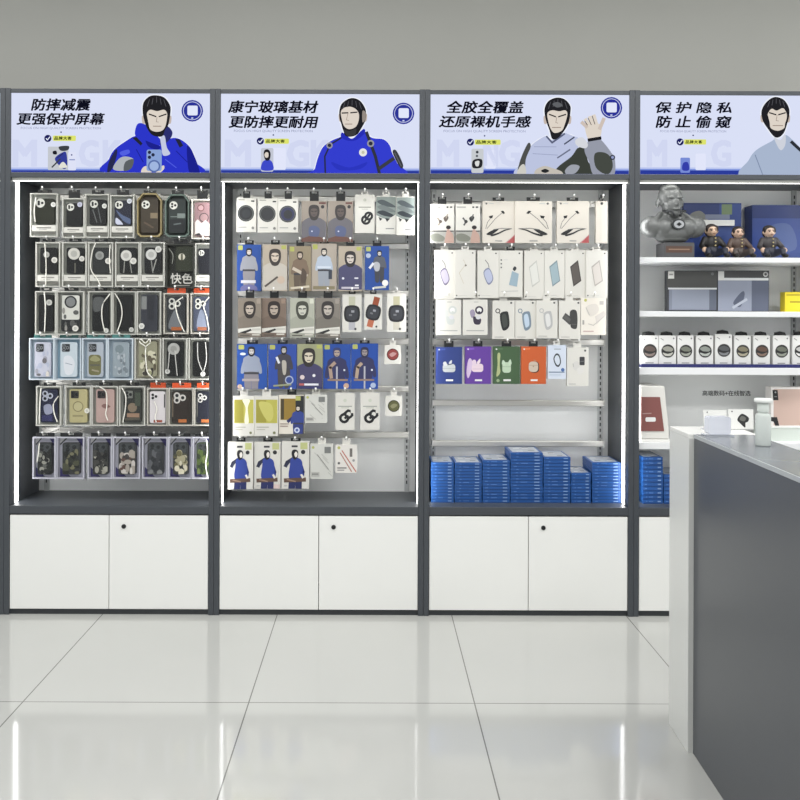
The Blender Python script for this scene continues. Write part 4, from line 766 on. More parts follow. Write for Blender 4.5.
def a_color(c, kind):
    hi = tuple(min(255,int(v*1.18+14)) for v in c)
    def f(asp):
        o = [('l',[(0.08,0.07),(0.34,0.06)],0.06,hi), ('d',0.12,0.07,0.03,(226,226,226)), ('l',[(0.4,0.9),(0.64,0.9)],0.07,(226,226,224))]
        if kind == 0: o += [('s',[(0.02,0.1),(0.08,0.08),(0.06,0.4),(0.02,0.5)],hi), ('rr',0.26,0.46,0.74,0.68,0.1,(192,196,196)), ('s',[(0.3,0.5),(0.28,0.42),(0.38,0.4),(0.42,0.5)],(206,208,208)), ('s',[(0.5,0.42),(0.6,0.35),(0.6,0.44),(0.52,0.48)],(206,208,208)), ('l',[(0.45,0.48),(0.6,0.46)],0.04,(80,84,100)), ('l',[(0.26,0.58),(0.74,0.58)],0.012,(140,144,150))]
        if kind == 1: o += [('s',[(0.12,0.38),(0.22,0.32),(0.3,0.5),(0.14,0.84),(0.06,0.7)],(206,186,214)), ('rr',0.26,0.46,0.7,0.68,0.1,(226,206,216)), ('s',[(0.3,0.5),(0.28,0.38),(0.4,0.36),(0.44,0.5)],(222,204,218)), ('s',[(0.46,0.42),(0.58,0.32),(0.58,0.42),(0.5,0.48)],(228,212,220)), ('l',[(0.3,0.6),(0.68,0.6)],0.012,(170,150,180))]
        if kind == 2: o += [('s',[(0.16,0.2),(0.26,0.2),(0.24,0.5),(0.26,0.7),(0.12,0.8),(0.16,0.5)],(196,206,150)), ('d',0.18,0.91,0.06,(170,190,150)), ('rr',0.34,0.42,0.66,0.7,0.1,(184,204,178)), ('s',[(0.32,0.46),(0.36,0.36),(0.44,0.42),(0.4,0.5)],(190,210,186)), ('s',[(0.56,0.42),(0.64,0.34),(0.68,0.46),(0.6,0.5)],(190,210,186)), ('l',[(0.34,0.54),(0.66,0.54)],0.012,(120,150,120))]
        if kind == 3: o += [('rr',0.34,0.4,0.72,0.7,0.14,(70,48,36)), ('rr',0.3,0.4,0.68,0.68,0.14,(226,208,190)), ('l',[(0.3,0.5),(0.68,0.5)],0.014,(170,140,120)), ('l',[(0.5,0.36),(0.6,0.38)],0.03,(206,150,110)), ('d',0.49,0.53,0.03,(180,160,140))]
        return o
    return f
def a_cableloop(asp): return [('l',[(0.35,0.12),(0.7,0.12)],0.05,(150,156,166)), ('s',[(0.3,0.4),(0.45,0.25),(0.64,0.3),(0.72,0.5),(0.6,0.64),(0.42,0.6)],(56,62,70)), ('s',[(0.36,0.4),(0.47,0.3),(0.6,0.34),(0.66,0.5),(0.57,0.59),(0.45,0.55)],(206,214,226)), ('d',0.82,0.73,0.1,(84,120,180)), ('l',[(0.06,0.8),(0.9,0.8)],0.07,(150,168,190)), ('l',[(0.1,0.88),(0.7,0.88)],0.04,(176,190,206))]
def a_plug(asp): return [('d',0.84,0.08,0.05,(50,50,52)), ('rr',0.58,0.24,0.82,0.46,0.04,(54,54,58)), ('l',[(0.62,0.36),(0.78,0.36)],0.03,(110,110,112)), ('s',[(0.3,0.4),(0.5,0.36),(0.58,0.52),(0.4,0.6),(0.28,0.52)],(206,204,200)), ('s',[(0.46,0.56),(0.72,0.5),(0.78,0.62),(0.56,0.7)],(214,212,208)), ('l',[(0.28,0.42),(0.3,0.5)],0.03,(170,168,164)), ('l',[(0.1,0.95),(0.4,0.95)],0.03,(160,160,158))]
TW = M((214,212,206), 0.4)
B3 = [
 ('earbud_box','box',[(430.5,204,454,243,'white box with small brown earbuds and photo strip, far left of top row',PAPER,a_buds((150,140,128),(96,86,80)),BLACK),
  (455.8,204,480,243,'white box with black earbuds and photo strip, beside the neckband boxes',PAPER,a_buds((90,90,90),(46,48,48)),BLACK),
  (482.5,201,514.8,243,'wide white neckband earphone box with red corner, left one of three',CR,a_neck(False,True),BLACK),
  (515.2,201,552,243,'wide cream neckband earphone box, middle one of three',CR,a_neck(True,False),BLACK),
  (557,201,589,243,'wide white neckband earphone box with red corner, right one of three',CR,a_neck(False,True),BLACK),
  (596,201,607.5,243,'slim white box with one black dot, right end of top row',CR,lambda asp: [('d',0.5,0.06,0.12,(40,40,42)),('r',0.3,0.15,0.5,0.95,(206,202,192))],BLACK)]),
 ('power_bank_box','box',[(434.5,250,454.8,299,'white box with lilac speaker on a loop, leftmost in second row',PAPER,a_bank((190,184,204),(120,112,138),'loop'),TW),
  (455.2,250,475.4,298,'white box with thin beige outline picture, second row',PAPER,a_bank((222,216,206),(190,180,160),'line'),TW),
  (477.5,250.5,498.8,298,'white box with blue grey speaker on a loop, third in second row',PAPER,a_bank((176,182,206),(128,132,158),'loop'),TW),
  (499.2,250.5,522.5,297,'white box with blue bottle shape and three side icons',PAPER,a_bank((168,192,206),(0,0,0),'dots'),BLACK),
  (524.3,250.5,544,299,'white box with white power bank, second row right half',PAPER,a_bank((214,214,208),(186,186,180)),TW),
  (544.5,250.5,564.6,298,'white box with blue green power bank',PAPER,a_bank((152,172,180),(120,138,146)),TW),
  (565.2,250.5,585.8,298,'white box with dark brown grey power bank',PAPER,a_bank((88,82,78),(62,58,56)),TW),
  (586.3,250.5,607.5,298,'white box with beige power bank, right end of second row',PAPER,a_bank((206,200,194),(170,164,158)),TW)]),
 ('earphone_box','box',[(436,299.5,461,335,'white box with pale grey ear clips, leftmost in third row',PAPER,a_earclip((196,200,196),(206,208,204)),TW),
  (463,299.5,487.5,335,'white box with purple black ear clips',PAPER,a_earclip((52,44,62),(150,140,162)),TW),
  (492.5,300.5,514.6,339,'white box with black pod case on a ring',PAPER,a_pod((64,68,64),(36,38,38)),TW),
  (515.2,300.5,536,339,'white box with pale blue pod case on a ring',PAPER,a_pod((186,202,218),(132,150,168)),TW),
  (536.6,300.5,557.4,338,'white box with light grey pod case on a ring',PAPER,a_pod((214,214,212),(176,176,176)),TW),
  (559,300.5,580.4,339,'white box with dark grey folding bracket',PAPER,a_grip,TW),
  (581,298,606,335,'cream box with pale sketched drawing, right end of third row',(226,220,210),a_sketch,TW)]),
 ('earbud_case_box','box',[(436,347,462,384,'navy blue box picturing a pale earbud case',(52,70,140),a_color((52,70,140),0),BLACK),
  (465,346.5,491,384,'purple box picturing a pink white earbud case',(110,68,170),a_color((110,68,170),1),BLACK),
  (493.3,346.5,520,384,'dark green box picturing a mint earbud case',(66,92,62),a_color((66,92,62),2),BLACK),
  (521.3,346.5,546,384,'orange box picturing a cream earbud case',(222,104,50),a_color((222,104,50),3),BLACK),
  (548,345,566,379,'pale blue box with a black loop cable',(206,214,228),a_cableloop,TW),
  (567,347.5,588.5,386,'white charger box with dark square, right end of coloured row',PAPER,a_plug,TW)])]
c, xc = CABS[2]
for nm, cat, items in B3:
    items, ys, hz = row_setup(c, items, 0.095, 2.2)
    xs = []
    for (u0, v0, u1, v1, lab, base, ops, tb), y in zip(items, ys):
        r = box_pack(nm, cat, G3, u0, v0, u1, v1, y, hz, lab, base, ops, tb); xs.append((r.location.x, y+0.012))
    rail(c, xc, hz-0.004, xs, None)
for v in (403, 443.5): rail(c, xc, P(520, v, YB-0.055)[1], [], None)

# blue cartons piled on the ledges
BLUE = M((33,82,148), 0.4); BLUE2 = M((28,66,140), 0.35)
ORD = ['topmost','second','third','fourth','fifth','sixth','seventh','eighth','ninth','tenth','eleventh','twelfth','thirteenth','fourteenth','fifteenth','sixteenth']
def carton_mesh(w, d, h, seed):
    m = MB(); r = random.Random(seed); c = 0.0012
    pts = [(-w/2,c),(-w/2+c,0),(w/2-c,0),(w/2,c),(w/2,h-c),(w/2-c,h),(-w/2+c,h),(-w/2,h-c)]
    m.prism([(x,z) for x, z in pts], -d/2, d/2, BLUE)
    a = Art(m, lambda a: (a-0.5)*w, lambda b: (1-b)*h, -d/2, PM, (0.01,0.05,0.99,0.95), w/h)
    x = 0.08+0.1*r.random()
    ops = [('r',0.02,0.72,0.98,0.93,(28,70,134))]
    for k in range(r.randrange(1,4)):
        L = 0.06+0.16*r.random(); ops.append(('r',x,0.3,x+L,0.52,(96,142,214))); x += L+0.08
    if r.random() < 0.5: ops.append(('r',0.74,0.28,0.9,0.55,(150,182,230)))
    a.draw(ops)
    # print on the lid
    def lid(x0, y0, x1, y1, cc): m.face([((x0-0.5)*w,(y0-0.5)*d,h+0.0002),((x1-0.5)*w,(y0-0.5)*d,h+0.0002),((x1-0.5)*w,(y1-0.5)*d,h+0.0002),((x0-0.5)*w,(y1-0.5)*d,h+0.0002)], PM(cc))
    lid(0.08,0.1,0.92,0.93,(176,182,190)); m.v[-4:] = [(vx,vy,vz+0.0001) for vx,vy,vz in m.v[-4:]]
    for k in range(5):
        x0, y0 = 0.1+0.6*r.random(), 0.14+0.6*r.random()
        m.face([((x0-0.5)*w,(y0-0.5)*d,h+0.0004),((x0+0.2-0.5)*w,(y0-0.5)*d,h+0.0004),((x0+0.2-0.5)*w,(y0+0.12-0.5)*d,h+0.0004),((x0-0.5)*w,(y0+0.12-0.5)*d,h+0.0004)], PM((120,124,132) if k % 2 else (214,216,218)))
    return m.mesh('carton')
CH = 0.0150
protos = {}
def carton_stack(u0, u1, vtop, y, names, d=0.19, n=None):
    x0, x1 = P(u0, 480, y)[0], P(u1, 480, y)[0]; w = x1-x0
    ht = P((u0+u1)/2, vtop, y)[1] - ZL
    n = n or max(1, round(ht/CH)); h = ht/n
    key = (round(w,4), round(h,5))
    if key not in protos: protos[key] = [carton_mesh(w-0.002, d, h-0.0008, s) for s in range(3)]
    proto = None
    for k in range(n):
        q = n-1-k
        lab = '%s thin blue carton %s' % (ORD[q] if q < 15 else 'last', names) if q == 0 else '%s thin blue carton from the top %s' % (ORD[q], names)
        o = bpy.data.objects.new('screen_film_carton', random.choice(protos[key])); COL.objects.link(o)
        o.location = ((x0+x1)/2 + random.uniform(-0.0009,0.0009), y + d/2 + random.uniform(-0.002,0.002), ZL + k*h)
        tag(o, lab, 'box', 'blue cartons piled on the cabinet ledge')
for u0, u1, vt, nm in ((431,454,462.3,'in the pile at the ledge left end'), (454.4,482,462.6,'in the second pile from the ledge left end'), (482.4,510,460.3,'in the third pile, left of the tallest'),
                       (510.4,543,452.4,'in the tallest blue pile'), (543.4,570.6,457,'in the pile right of the tallest'), (571,591,473,'in the lowest blue pile'), (592,621,462.4,'in the pile beside the bright light strip')):
    carton_stack(u0, u1, vt, 0.10, nm)
carton_stack(642.5, 663, 457, 0.09, 'in the pile beneath the red white machine', n=11)
carton_stack(663.6, 690, 474.5, 0.09, 'in the lower pile half hidden by the counter', n=7)

# ------------------------------------------------------------------ fourth cabinet: shelves and goods
c, xc = CABS[3]
h = PITCH/2 - TH
SH = M((232,233,234), 0.35)
def shelf(vt, vb, y0=0.03):
    zt, zb = P(720, vt, y0)[1], P(720, vb, y0)[1]
    m = MB(); m.box(-h+0.001, y0, zb, h-0.001, YB-0.014, zt, SH); o = obj('shelf', m, c, bevel=0.002)
    return zt
S1, S2, S3, S4 = shelf(257.5, 262.5), shelf(311.5, 317), shelf(368, 375), shelf(443, 449.5)
m = MB(); Y = YB
a = Art(m, lambda u: P(u, 393, Y)[0]-xc, lambda v: P(726, v, Y)[1], Y, PM, (0,0,900,900), 1.0)
a.txt('高端数码+在线智选', 702.5, 390.6, 750.5, 395.8, (38,40,42), 0.012); obj('wall_lettering', m, c)

def at(u, y, v=300): return P(u, v, y)[0]
# blob bodies: ellipsoids and capsules fused into one skin, coloured by the nearest source form
def blob(name, prims, voxel, smooth=4):
    bm = bmesh.new()
    for p in prims:
        if p[0] == 'e':
            mt = Matrix.Translation(p[1]) @ (p[4].to_matrix().to_4x4() if len(p) > 4 else Matrix()) @ Matrix.Diagonal((*p[2],1))
            bmesh.ops.create_uvsphere(bm, u_segments=20, v_segments=12, radius=1.0, matrix=mt)
        else:                         # capsule chain between two points with two radii
            a, b = Vector(p[1]), Vector(p[2]); n = 7
            for k in range(n+1):
                s = k/n; bmesh.ops.create_uvsphere(bm, u_segments=14, v_segments=9, radius=p[3]*(1-s)+p[4]*s, matrix=Matrix.Translation(a.lerp(b, s)))
    me = bpy.data.meshes.new(name); bm.to_mesh(me); bm.free()
    o = bpy.data.objects.new(name, me); COL.objects.link(o)
    r = o.modifiers.new('r','REMESH'); r.mode = 'VOXEL'; r.voxel_size = voxel
    s = o.modifiers.new('s','SMOOTH'); s.iterations = smooth; s.factor = 0.5
    dg = bpy.context.evaluated_depsgraph_get(); out = bpy.data.meshes.new_from_object(o.evaluated_get(dg))
    bpy.data.objects.remove(o); bpy.data.meshes.remove(me)
    out.polygons.foreach_set('use_smooth', [True]*len(out.polygons))
    return out
def paint(me, prims, mats):
    me.materials.clear()
    for m in mats: me.materials.append(m)
    for f in me.polygons:
        best, bi = 1e9, 0
        for p in prims:
            if p[0] == 'e':
                d = Vector(f.center) - Vector(p[1]); q = math.sqrt((d.x/p[2][0])**2+(d.y/p[2][1])**2+(d.z/p[2][2])**2); q = abs((q-1)*min(p[2])) if q > 1 else (q-1)*min(p[2]); ci = p[3]
            else:
                a, b = Vector(p[1]), Vector(p[2]); ab = b-a; s = max(0,min(1,(Vector(f.center)-a).dot(ab)/ab.length_squared)); q = (Vector(f.center)-a-ab*s).length - (p[3]*(1-s)+p[4]*s); ci = p[5]
            if q < best: best, bi = q, ci
        f.material_index = bi
    me.update()
# the grey bust
yb = 0.092; bx = at(672, yb, 240); k = (D+yb)/F
t = thing('statue_bust', 'grey statue bust of a broad shouldered armoured man on small plinth', 'statue', (bx, yb, S1))
GR = M((112,114,113), 0.36, 0.25, noise=0.08, scale=40); GRD = M((64,66,68), 0.4, 0.3)
zz = lambda v: P(672, v, yb)[1] - S1
xx = lambda u: (u-672)*k
m = MB(); m.box(xx(660), -0.056, 0, xx(690), 0.056, zz(243.5), M((78,78,80), 0.5), 0.003)
Art(m, lambda a: xx(662)+(xx(688)-xx(662))*a, lambda b: zz(247)+(zz(253.5)-zz(247))*b, -0.056, PM, (0,0,1,1), 3).draw([('r',0,0,1,1,(98,72,60)), ('l',[(0.12,0.5),(0.88,0.5)],0.06,(160,130,110))]); obj('plinth', m, t)
e = lambda u, v, y, ru, ry, rv, ci=0: ('e', (xx(u), y, zz(v)), (ru*k, ry, rv*k), ci)
prims = [e(672,233,0,22,0.07,9), e(651,227,0.0,11,0.062,11), e(694,227,0.0,11,0.062,11), e(662,228,-0.03,10,0.045,9), e(684,228,-0.03,11,0.045,9), e(672,219,0.015,15,0.05,6), e(672,239,0,16,0.055,5),
         ('c', (xx(671),0.012,zz(224)), (xx(671),0.006,zz(209)), 0.044, 0.040, 0), e(669.8,197,0.004,11.6,0.056,13.2), e(671.2,206.5,-0.012,9.2,0.046,11.2), e(671.8,214,-0.034,5.6,0.020,4.4), e(668.6,189,0.0,9,0.05,5.2), e(658.2,203,0.012,2.0,0.014,4.6), e(682.2,203,0.012,2.0,0.014,4.6),
         e(672.8,204,-0.060,1.6,0.013,3.6), e(667.8,198.8,-0.048,3.6,0.008,1.1), e(676.4,198.8,-0.046,3.4,0.008,1.1), e(672.6,210.4,-0.056,3.8,0.008,1.0),
         ('c', (xx(660),0.0,zz(214)), (xx(652),-0.04,zz(222)), 0.012, 0.012, 0), ('c', (xx(683),0.0,zz(214)), (xx(692),-0.04,zz(222)), 0.012, 0.012, 0)]
me = blob('body', prims, 0.0036, 2); me.materials.clear(); me.materials.append(GR); obj('body', me, t)
m = MB()
for r0, y0, mt in ((0.026,-0.079,GRD),(0.020,-0.081,M((180,182,184),0.3,0.4)),):
    m.prism([(xx(673)+r0*1.15*math.cos(q*math.pi/10), zz(226)+r0*0.9*math.sin(q*math.pi/10)) for q in range(20)], y0, y0+0.012, mt)
m.prism([(xx(673)-0.012, zz(226)),(xx(673), zz(226)-0.009),(xx(673)+0.012, zz(226)),(xx(673), zz(226)+0.009)], -0.0835, -0.08, BLACK); obj('chest_emblem', m, t)
m = MB()
for s in (-1, 1):
    m.tube([(xx(672)+s*0.012,-0.072,zz(218)),(xx(672)+s*0.022,-0.070,zz(213)),(xx(672)+s*0.05,-0.03,zz(212))], 0.006, GRD, 8)
obj('collar', m, t, smooth=True)

# seated toy figures
def figurine(u, y, label, coat, trouser, skin, hairc, vtop=220.5):
    k = (D+y)/F; x = at(u, y, 240); H = P(u, vtop, y)[1] - S1; s = H/0.17
    t = thing('toy_figure', label, 'figurine', (x, y, S1), 'seated toy figures on the top shelf')
    V = lambda a, b, c2: (a*s, b*s, c2*s)
    E3 = lambda c0, r, ci: ('e', V(*c0), V(*r), ci)
    C3 = lambda a, b, r0, r1, ci: ('c', V(*a), V(*b), r0*s, r1*s, ci)
    pr = [E3((0,0,0.125),(0.024,0.024,0.028),2), E3((0,-0.018,0.117),(0.015,0.014,0.016),2), E3((0,0,0.07),(0.034,0.026,0.036),0), E3((0,0.0,0.032),(0.034,0.03,0.028),1), C3((0,0,0.095),(0,0,0.108),0.012,0.012,2)]
    for q in (-1, 1):
        pr += [C3((q*0.030,0,0.088),(q*0.050,-0.016,0.056),0.013,0.012,0), C3((q*0.050,-0.016,0.056),(q*0.048,-0.042,0.040),0.012,0.010,0), E3((q*0.048,-0.050,0.037),(0.012,0.012,0.012),2),
               C3((q*0.018,-0.01,0.026),(q*0.036,-0.058,0.034),0.018,0.014,1), C3((q*0.036,-0.058,0.034),(q*0.038,-0.066,0.014),0.013,0.011,1), E3((q*0.040,-0.076,0.010),(0.013,0.020,0.010),3),
               E3((q*0.025,0,0.122),(0.005,0.006,0.009),2)]
    pr += [E3((0,-0.032,0.118),(0.003,0.005,0.005),2)]
    me = blob('body', pr, 0.0032*s, 2); paint(me, pr, [M(coat,0.5), M(trouser,0.5), M(skin,0.5), M((26,24,24),0.4)]); obj('body', me, t)
    hp = [E3((0,0.005,0.138),(0.026,0.025,0.018),0), E3((0,0.014,0.122),(0.026,0.017,0.026),0), E3((0.022,-0.002,0.132),(0.006,0.014,0.016),0), E3((-0.022,-0.002,0.132),(0.006,0.014,0.016),0)]
    me = blob('hair', hp, 0.0032*s, 2); me.materials.clear(); me.materials.append(M(hairc,0.6)); obj('hair', me, t)
    m = MB()
    for q in (-1, 1):
        m.prism([((q*0.009+0.003*math.cos(j*math.pi/5))*s, (0.124+0.0025*math.sin(j*math.pi/5))*s) for j in range(10)], -0.0285*s, -0.022*s, M((24,22,22),0.3))
        m.prism([((q*0.009-0.006)*s,0.129*s),((q*0.009+0.006)*s,0.129*s),((q*0.009+0.006)*s,0.1315*s),((q*0.009-0.006)*s,0.1315*s)], -0.0275*s, -0.02*s, M(hairc,0.6))
    m.prism([(-0.006*s,0.108*s),(0.006*s,0.108*s),(0.006*s,0.110*s),(-0.006*s,0.110*s)], -0.034*s, -0.027*s, M((120,70,60),0.4)); obj('face', m, t)
    m = MB()
    for b in (0.09, 0.074, 0.058): m.prism([((0.007+0.003*math.cos(j*math.pi/5))*s, (b+0.003*math.sin(j*math.pi/5))*s) for j in range(10)], -0.031*s, -0.02*s, M((206,190,140),0.3,0.4))
    obj('button', m, t)
figurine(711.5, 0.13, 'seated toy figure in black buttoned coat beside the grey bust', (36,34,34), (34,38,54), (216,184,158), (44,34,30))
figurine(738, 0.13, 'seated toy figure in brown vest next to the black coated figure', (84,68,60), (70,62,60), (214,182,160), (40,32,30), 223)
figurine(769, 0.13, 'seated toy figure in dark clothes farther along the top shelf', (58,54,56), (44,46,60), (212,182,160), (40,34,32), 222)
# boxed toys behind
def shelf_box(name, label, cat, u0, u1, vt, y, S, d, base, ops, group=None, vb=None, win=None):
    x0, x1 = at(u0,y), at(u1,y); w = x1-x0; hh = P((u0+u1)/2, vt, y)[1]-S
    t = thing(name, label, cat, ((x0+x1)/2, y+d/2, S), group)
    m = MB(); m.box(-w/2,-d/2,0,w/2,d/2,hh,M(base,0.4),0.001)
    Art(m, lambda a:(a-0.5)*w, lambda b:(1-b)*hh, -d/2, PM, (0.003,0.003,0.997,0.997), w/hh).draw(ops); obj('carton', m, t)
    return t, w, hh
t, w, hh = shelf_box('toy_box','blue toy carton with white band standing behind the bust','box',683,741,203,0.235,S1,0.09,(44,66,128),
  [('r',0,0,0.62,0.22,(34,56,120)),('r',0.66,0.02,0.84,0.2,(110,130,96)),('s',[(0.12,0.2),(0.3,0.14),(0.42,0.3),(0.2,0.34)],(120,122,118)),('r',0.38,0.2,0.8,0.28,(120,128,150)),('s',[(0.5,0.45),(0.8,0.4),(0.95,0.7),(0.7,0.9)],(60,84,150))])
m = MB(); m.box(-w*0.32,-0.062,hh*0.60,w*0.36,-0.0455,hh*0.70,M((238,238,234),0.3),0.001); obj('white_band', m, t)
shelf_box('toy_box','blue toy carton farther right on the top shelf','box',752,806,205,0.235,S1,0.09,(48,70,134),[('r',0,0,1,0.24,(36,56,118)),('s',[(0.3,0.4),(0.7,0.36),(0.8,0.8),(0.2,0.8)],(84,104,160))])
# flat electronics boxes on the second shelf
DKB = (58,60,64)
def flat_case(u0, u1, vt, label, ops):
    t, w, hh = shelf_box('tablet_case_box', label, 'box', u0, u1, vt, 0.16, S2, 0.035, DKB, ops, 'dark cases on the second shelf'); return t
flat_case(667,717.3,270.5,'dark grey case with wide blue grey window, left on second shelf',[('r',0,0.02,1,0.42,(72,72,70)),('r',0.04,0.45,0.98,0.96,(120,126,140)),('r',0.1,0.47,0.86,0.95,(136,142,156)),('r',0.84,0.45,0.98,0.96,(92,98,112)),('r',0.02,0.42,0.99,0.46,(212,214,214)),('r',0.02,0.02,0.14,0.2,(214,214,208)),('l',[(0.05,0.1),(0.11,0.1)],0.03,(150,150,146)),('d',0.9,0.08,0.03,(110,112,112))])
flat_case(717.8,769,270.5,'dark grey case with smoky window and white strip, right on second shelf',[('r',0,0.02,1,0.2,(66,66,66)),('r',0.0,0.23,0.66,0.98,(142,148,164)),('r',0.66,0.23,0.99,0.98,(92,98,116)),('s',[(0.3,0.8),(0.4,0.6),(0.5,0.5),(0.52,0.62),(0.44,0.88)],(84,90,108)),('l',[(0.3,0.9),(0.56,0.7)],0.05,(176,182,194)),('r',0.04,0.18,0.99,0.24,(214,216,216)),('r',0.0,0.02,0.12,0.24,(212,212,208)),('d',0.93,0.09,0.05,(190,190,188)),('d',0.93,0.09,0.025,(80,80,80))])
shelf_box('yellow_carton','bright yellow carton on the second shelf past the dark cases','box',785,812,292,0.16,S2,0.05,(226,206,44),[('r',0.05,0.1,0.95,0.2,(206,186,30)),('l',[(0.2,0.5),(0.8,0.5)],0.06,(180,160,30))])
# navy tray and the row of small boxes with round windows
tx0, tx1 = P(641.5,366,0.06)[0], xc+h-0.01
t = thing('display_tray','long navy blue display tray under the small window boxes','tray',((tx0+tx1)/2,0.12,S3))
m = MB(); w = tx1-tx0; m.box(-w/2,-0.055,0,w/2,0.055,0.011,M((30,34,84),0.4)); obj('base', m, t)
m = MB(); m.box(-w/2,-0.058,0,w/2,-0.0555,0.016,M((34,38,96),0.4)); obj('front_lip', m, t)
WC = [(92,78,72),(150,150,140),(120,124,112),(140,146,138),(84,86,88),(128,122,100),(110,84,70),(104,108,96),(186,186,182)]
WN = ['reddish dark','grey striped','green grey over white','pale grey green','plain dark grey','brown over grey','reddish brown','dark olive','pale grey']
US = [(640.5,658.4),(659,676),(677.5,693.6),(696.4,713.2),(715.4,732),(734.4,750.8),(753.6,770),(773,789.6),(792.6,809)]
for i, (u0, u1) in enumerate(US):
    y = 0.095; x0, x1 = P(u0,350,y)[0], P(u1,350,y)[0]; w = x1-x0; z0 = S3+0.011; hh = P((u0+u1)/2, 335.5 if i != 4 else 334, y)[1]-z0
    t = thing('strap_box', 'small white carton whose round window shows %s goods%s' % (WN[i], ', by the cabinet post' if i == 0 else ''), 'box', ((x0+x1)/2, y+0.018, z0), 'small white cartons with black hang loops', rz=random.uniform(-0.03,0.03))
    m = MB(); m.box(-w/2,-0.018,0,w/2,0.018,hh,M((226,226,223),0.4),0.001)
    a = Art(m, lambda a:(a-0.5)*w, lambda b:(1-b)*hh, -0.018, PM, (0.01,0.01,0.99,0.99), w/hh)
    a.draw([('l',[(0.1,0.1),(0.26,0.16)],0.05,(150,150,150)),('d',0.86,0.1,0.05,(120,120,122)),('l',[(0.28,0.94),(0.72,0.94)],0.05,(130,130,132))]); obj('carton', m, t)
    m = MB(); cx, cz, rr = 0.02*w, hh*0.47, w*0.39
    m.prism([(cx+rr*math.cos(j*math.pi/12), cz+rr*math.sin(j*math.pi/12)) for j in range(24)], -0.0195, -0.018, M((70,68,66),0.3))
    a = Art(m, lambda a: cx+(a-0.5)*2*rr, lambda b: cz+(0.5-b)*2*rr, -0.0195, PM, (0,0,1,1), 1.0)
    cc = WC[i]; a.draw([('d',0.5,0.5,0.46,(44,44,44)),('s',[(0.1,0.3),(0.5,0.14),(0.9,0.36),(0.7,0.56),(0.3,0.5)],cc),('s',[(0.1,0.62),(0.5,0.72),(0.88,0.6),(0.7,0.86),(0.3,0.86)],tuple(min(255,v+40) for v in cc)),('l',[(0.15,0.55),(0.85,0.58)],0.06,(28,28,30))]); obj('round_window', m, t)
    m = MB(); pth = [(-w*0.33,0,hh),(-w*0.3,0,hh+0.010),(0,0,hh+0.0145),(w*0.3,0,hh+0.010),(w*0.33,0,hh)]
    m.tube(pth, 0.005, BLACK, 8); m.tube([(-w*0.3,0,hh+0.0055),(w*0.3,0,hh+0.0055)], 0.005, BLACK, 8); obj('hang_loop', m, t, smooth=True)
# red and white machine on the lowest shelf
y = 0.06; t = thing('label_printer','white tilted machine with maroon front panel beside the cabinet post','printer',(P(655,420,y)[0]-0.012,y+0.10,S4))
w0 = at(668.8,y,420)-P(641,420,y)[0]; hh = P(655,386,y)[1]-S4; cx = t.location.x; L = P(640.5,420,y)[0]-cx; R0 = P(669,445,y)[0]-cx; R1 = P(664.5,387,y)[0]-cx
WM = M((228,226,220),0.35); L = max(L, xc-h+0.004-cx)
m = MB(); m.prism([(L,0.014),(R0,0.014),(R0,0.05),(R1,hh),(L,hh)], -0.10, 0.10, WM); obj('housing', m, t, bevel=0.003)
m = MB(); m.box(L,-0.105,0,R0+0.003,0.105,0.012,M((236,235,230),0.35)); obj('base_tray', m, t, bevel=0.002)
zt_, zb_ = P(655,397,y)[1]-S4, P(655,431,y)[1]-S4
m = MB(); m.prism([(L+0.002,zb_),(R0-0.024,zb_),(R1-0.022,zt_),(L+0.002,zt_)], -0.104, -0.0995, M((136,84,80),0.35))
a = Art(m, lambda u: P(u,410,y)[0]-cx, lambda v: P(655,v,y)[1]-S4, -0.104, PM, (0,0,900,900), 1.0); a.draw([('rr',645.2,417.2,655.5,421.6,1.4,(240,240,238)),('l',[(642.5,413.6),(651,413.2)],0.9,(206,170,166))]); obj('maroon_panel', m, t)
# peach box on a pale case, lower shelf right
y = 0.10; x0, x1 = P(768,440,y)[0], P(818,440,y)[0]
t = thing('storage_case','pale green translucent case below the peach box on the lowest shelf','box',((x0+x1)/2,y+0.08,S4)); w = x1-x0; zc = P(790,427,y)[1]-S4
m = MB(); m.box(-w/2,-0.08,0,w/2,0.08,zc-0.006,M((206,214,206),0.25),0.003); obj('body', m, t)
m = MB(); m.box(-w/2-0.002,-0.082,zc-0.0055,w/2+0.002,0.082,zc,M((226,230,226),0.25),0.001); obj('lid', m, t)
x0, x1 = P(772.5,405,y)[0], P(816,405,y)[0]; w = x1-x0; z0 = S4+zc; hh = P(790,387.5,y)[1]-z0
t = thing('gift_box','white framed peach pink box with black corner patches','box',((x0+x1)/2,y+0.045,z0))
m = MB(); m.box(-w/2,-0.03,0,w/2,0.03,hh,M((230,226,222),0.4),0.001)
Art(m, lambda a:(a-0.5)*w, lambda b:(1-b)*hh, -0.03, PM, (0,0,1,1), w/hh).draw([('r',0.06,0.05,0.98,0.97,(226,196,182)),('p',[(0.03,0.07),(0.15,0.07),(0.17,0.33),(0.05,0.33)],(30,30,32)),('p',[(0.0,0.76),(0.14,0.76),(0.19,0.98),(0.1,0.98),(0.06,0.88),(0.0,0.86)],(30,30,32)),('d',0.1,0.13,0.02,(160,160,160)),('l',[(0.08,0.24),(0.13,0.24)],0.02,(130,130,130))]); obj('carton', m, t)
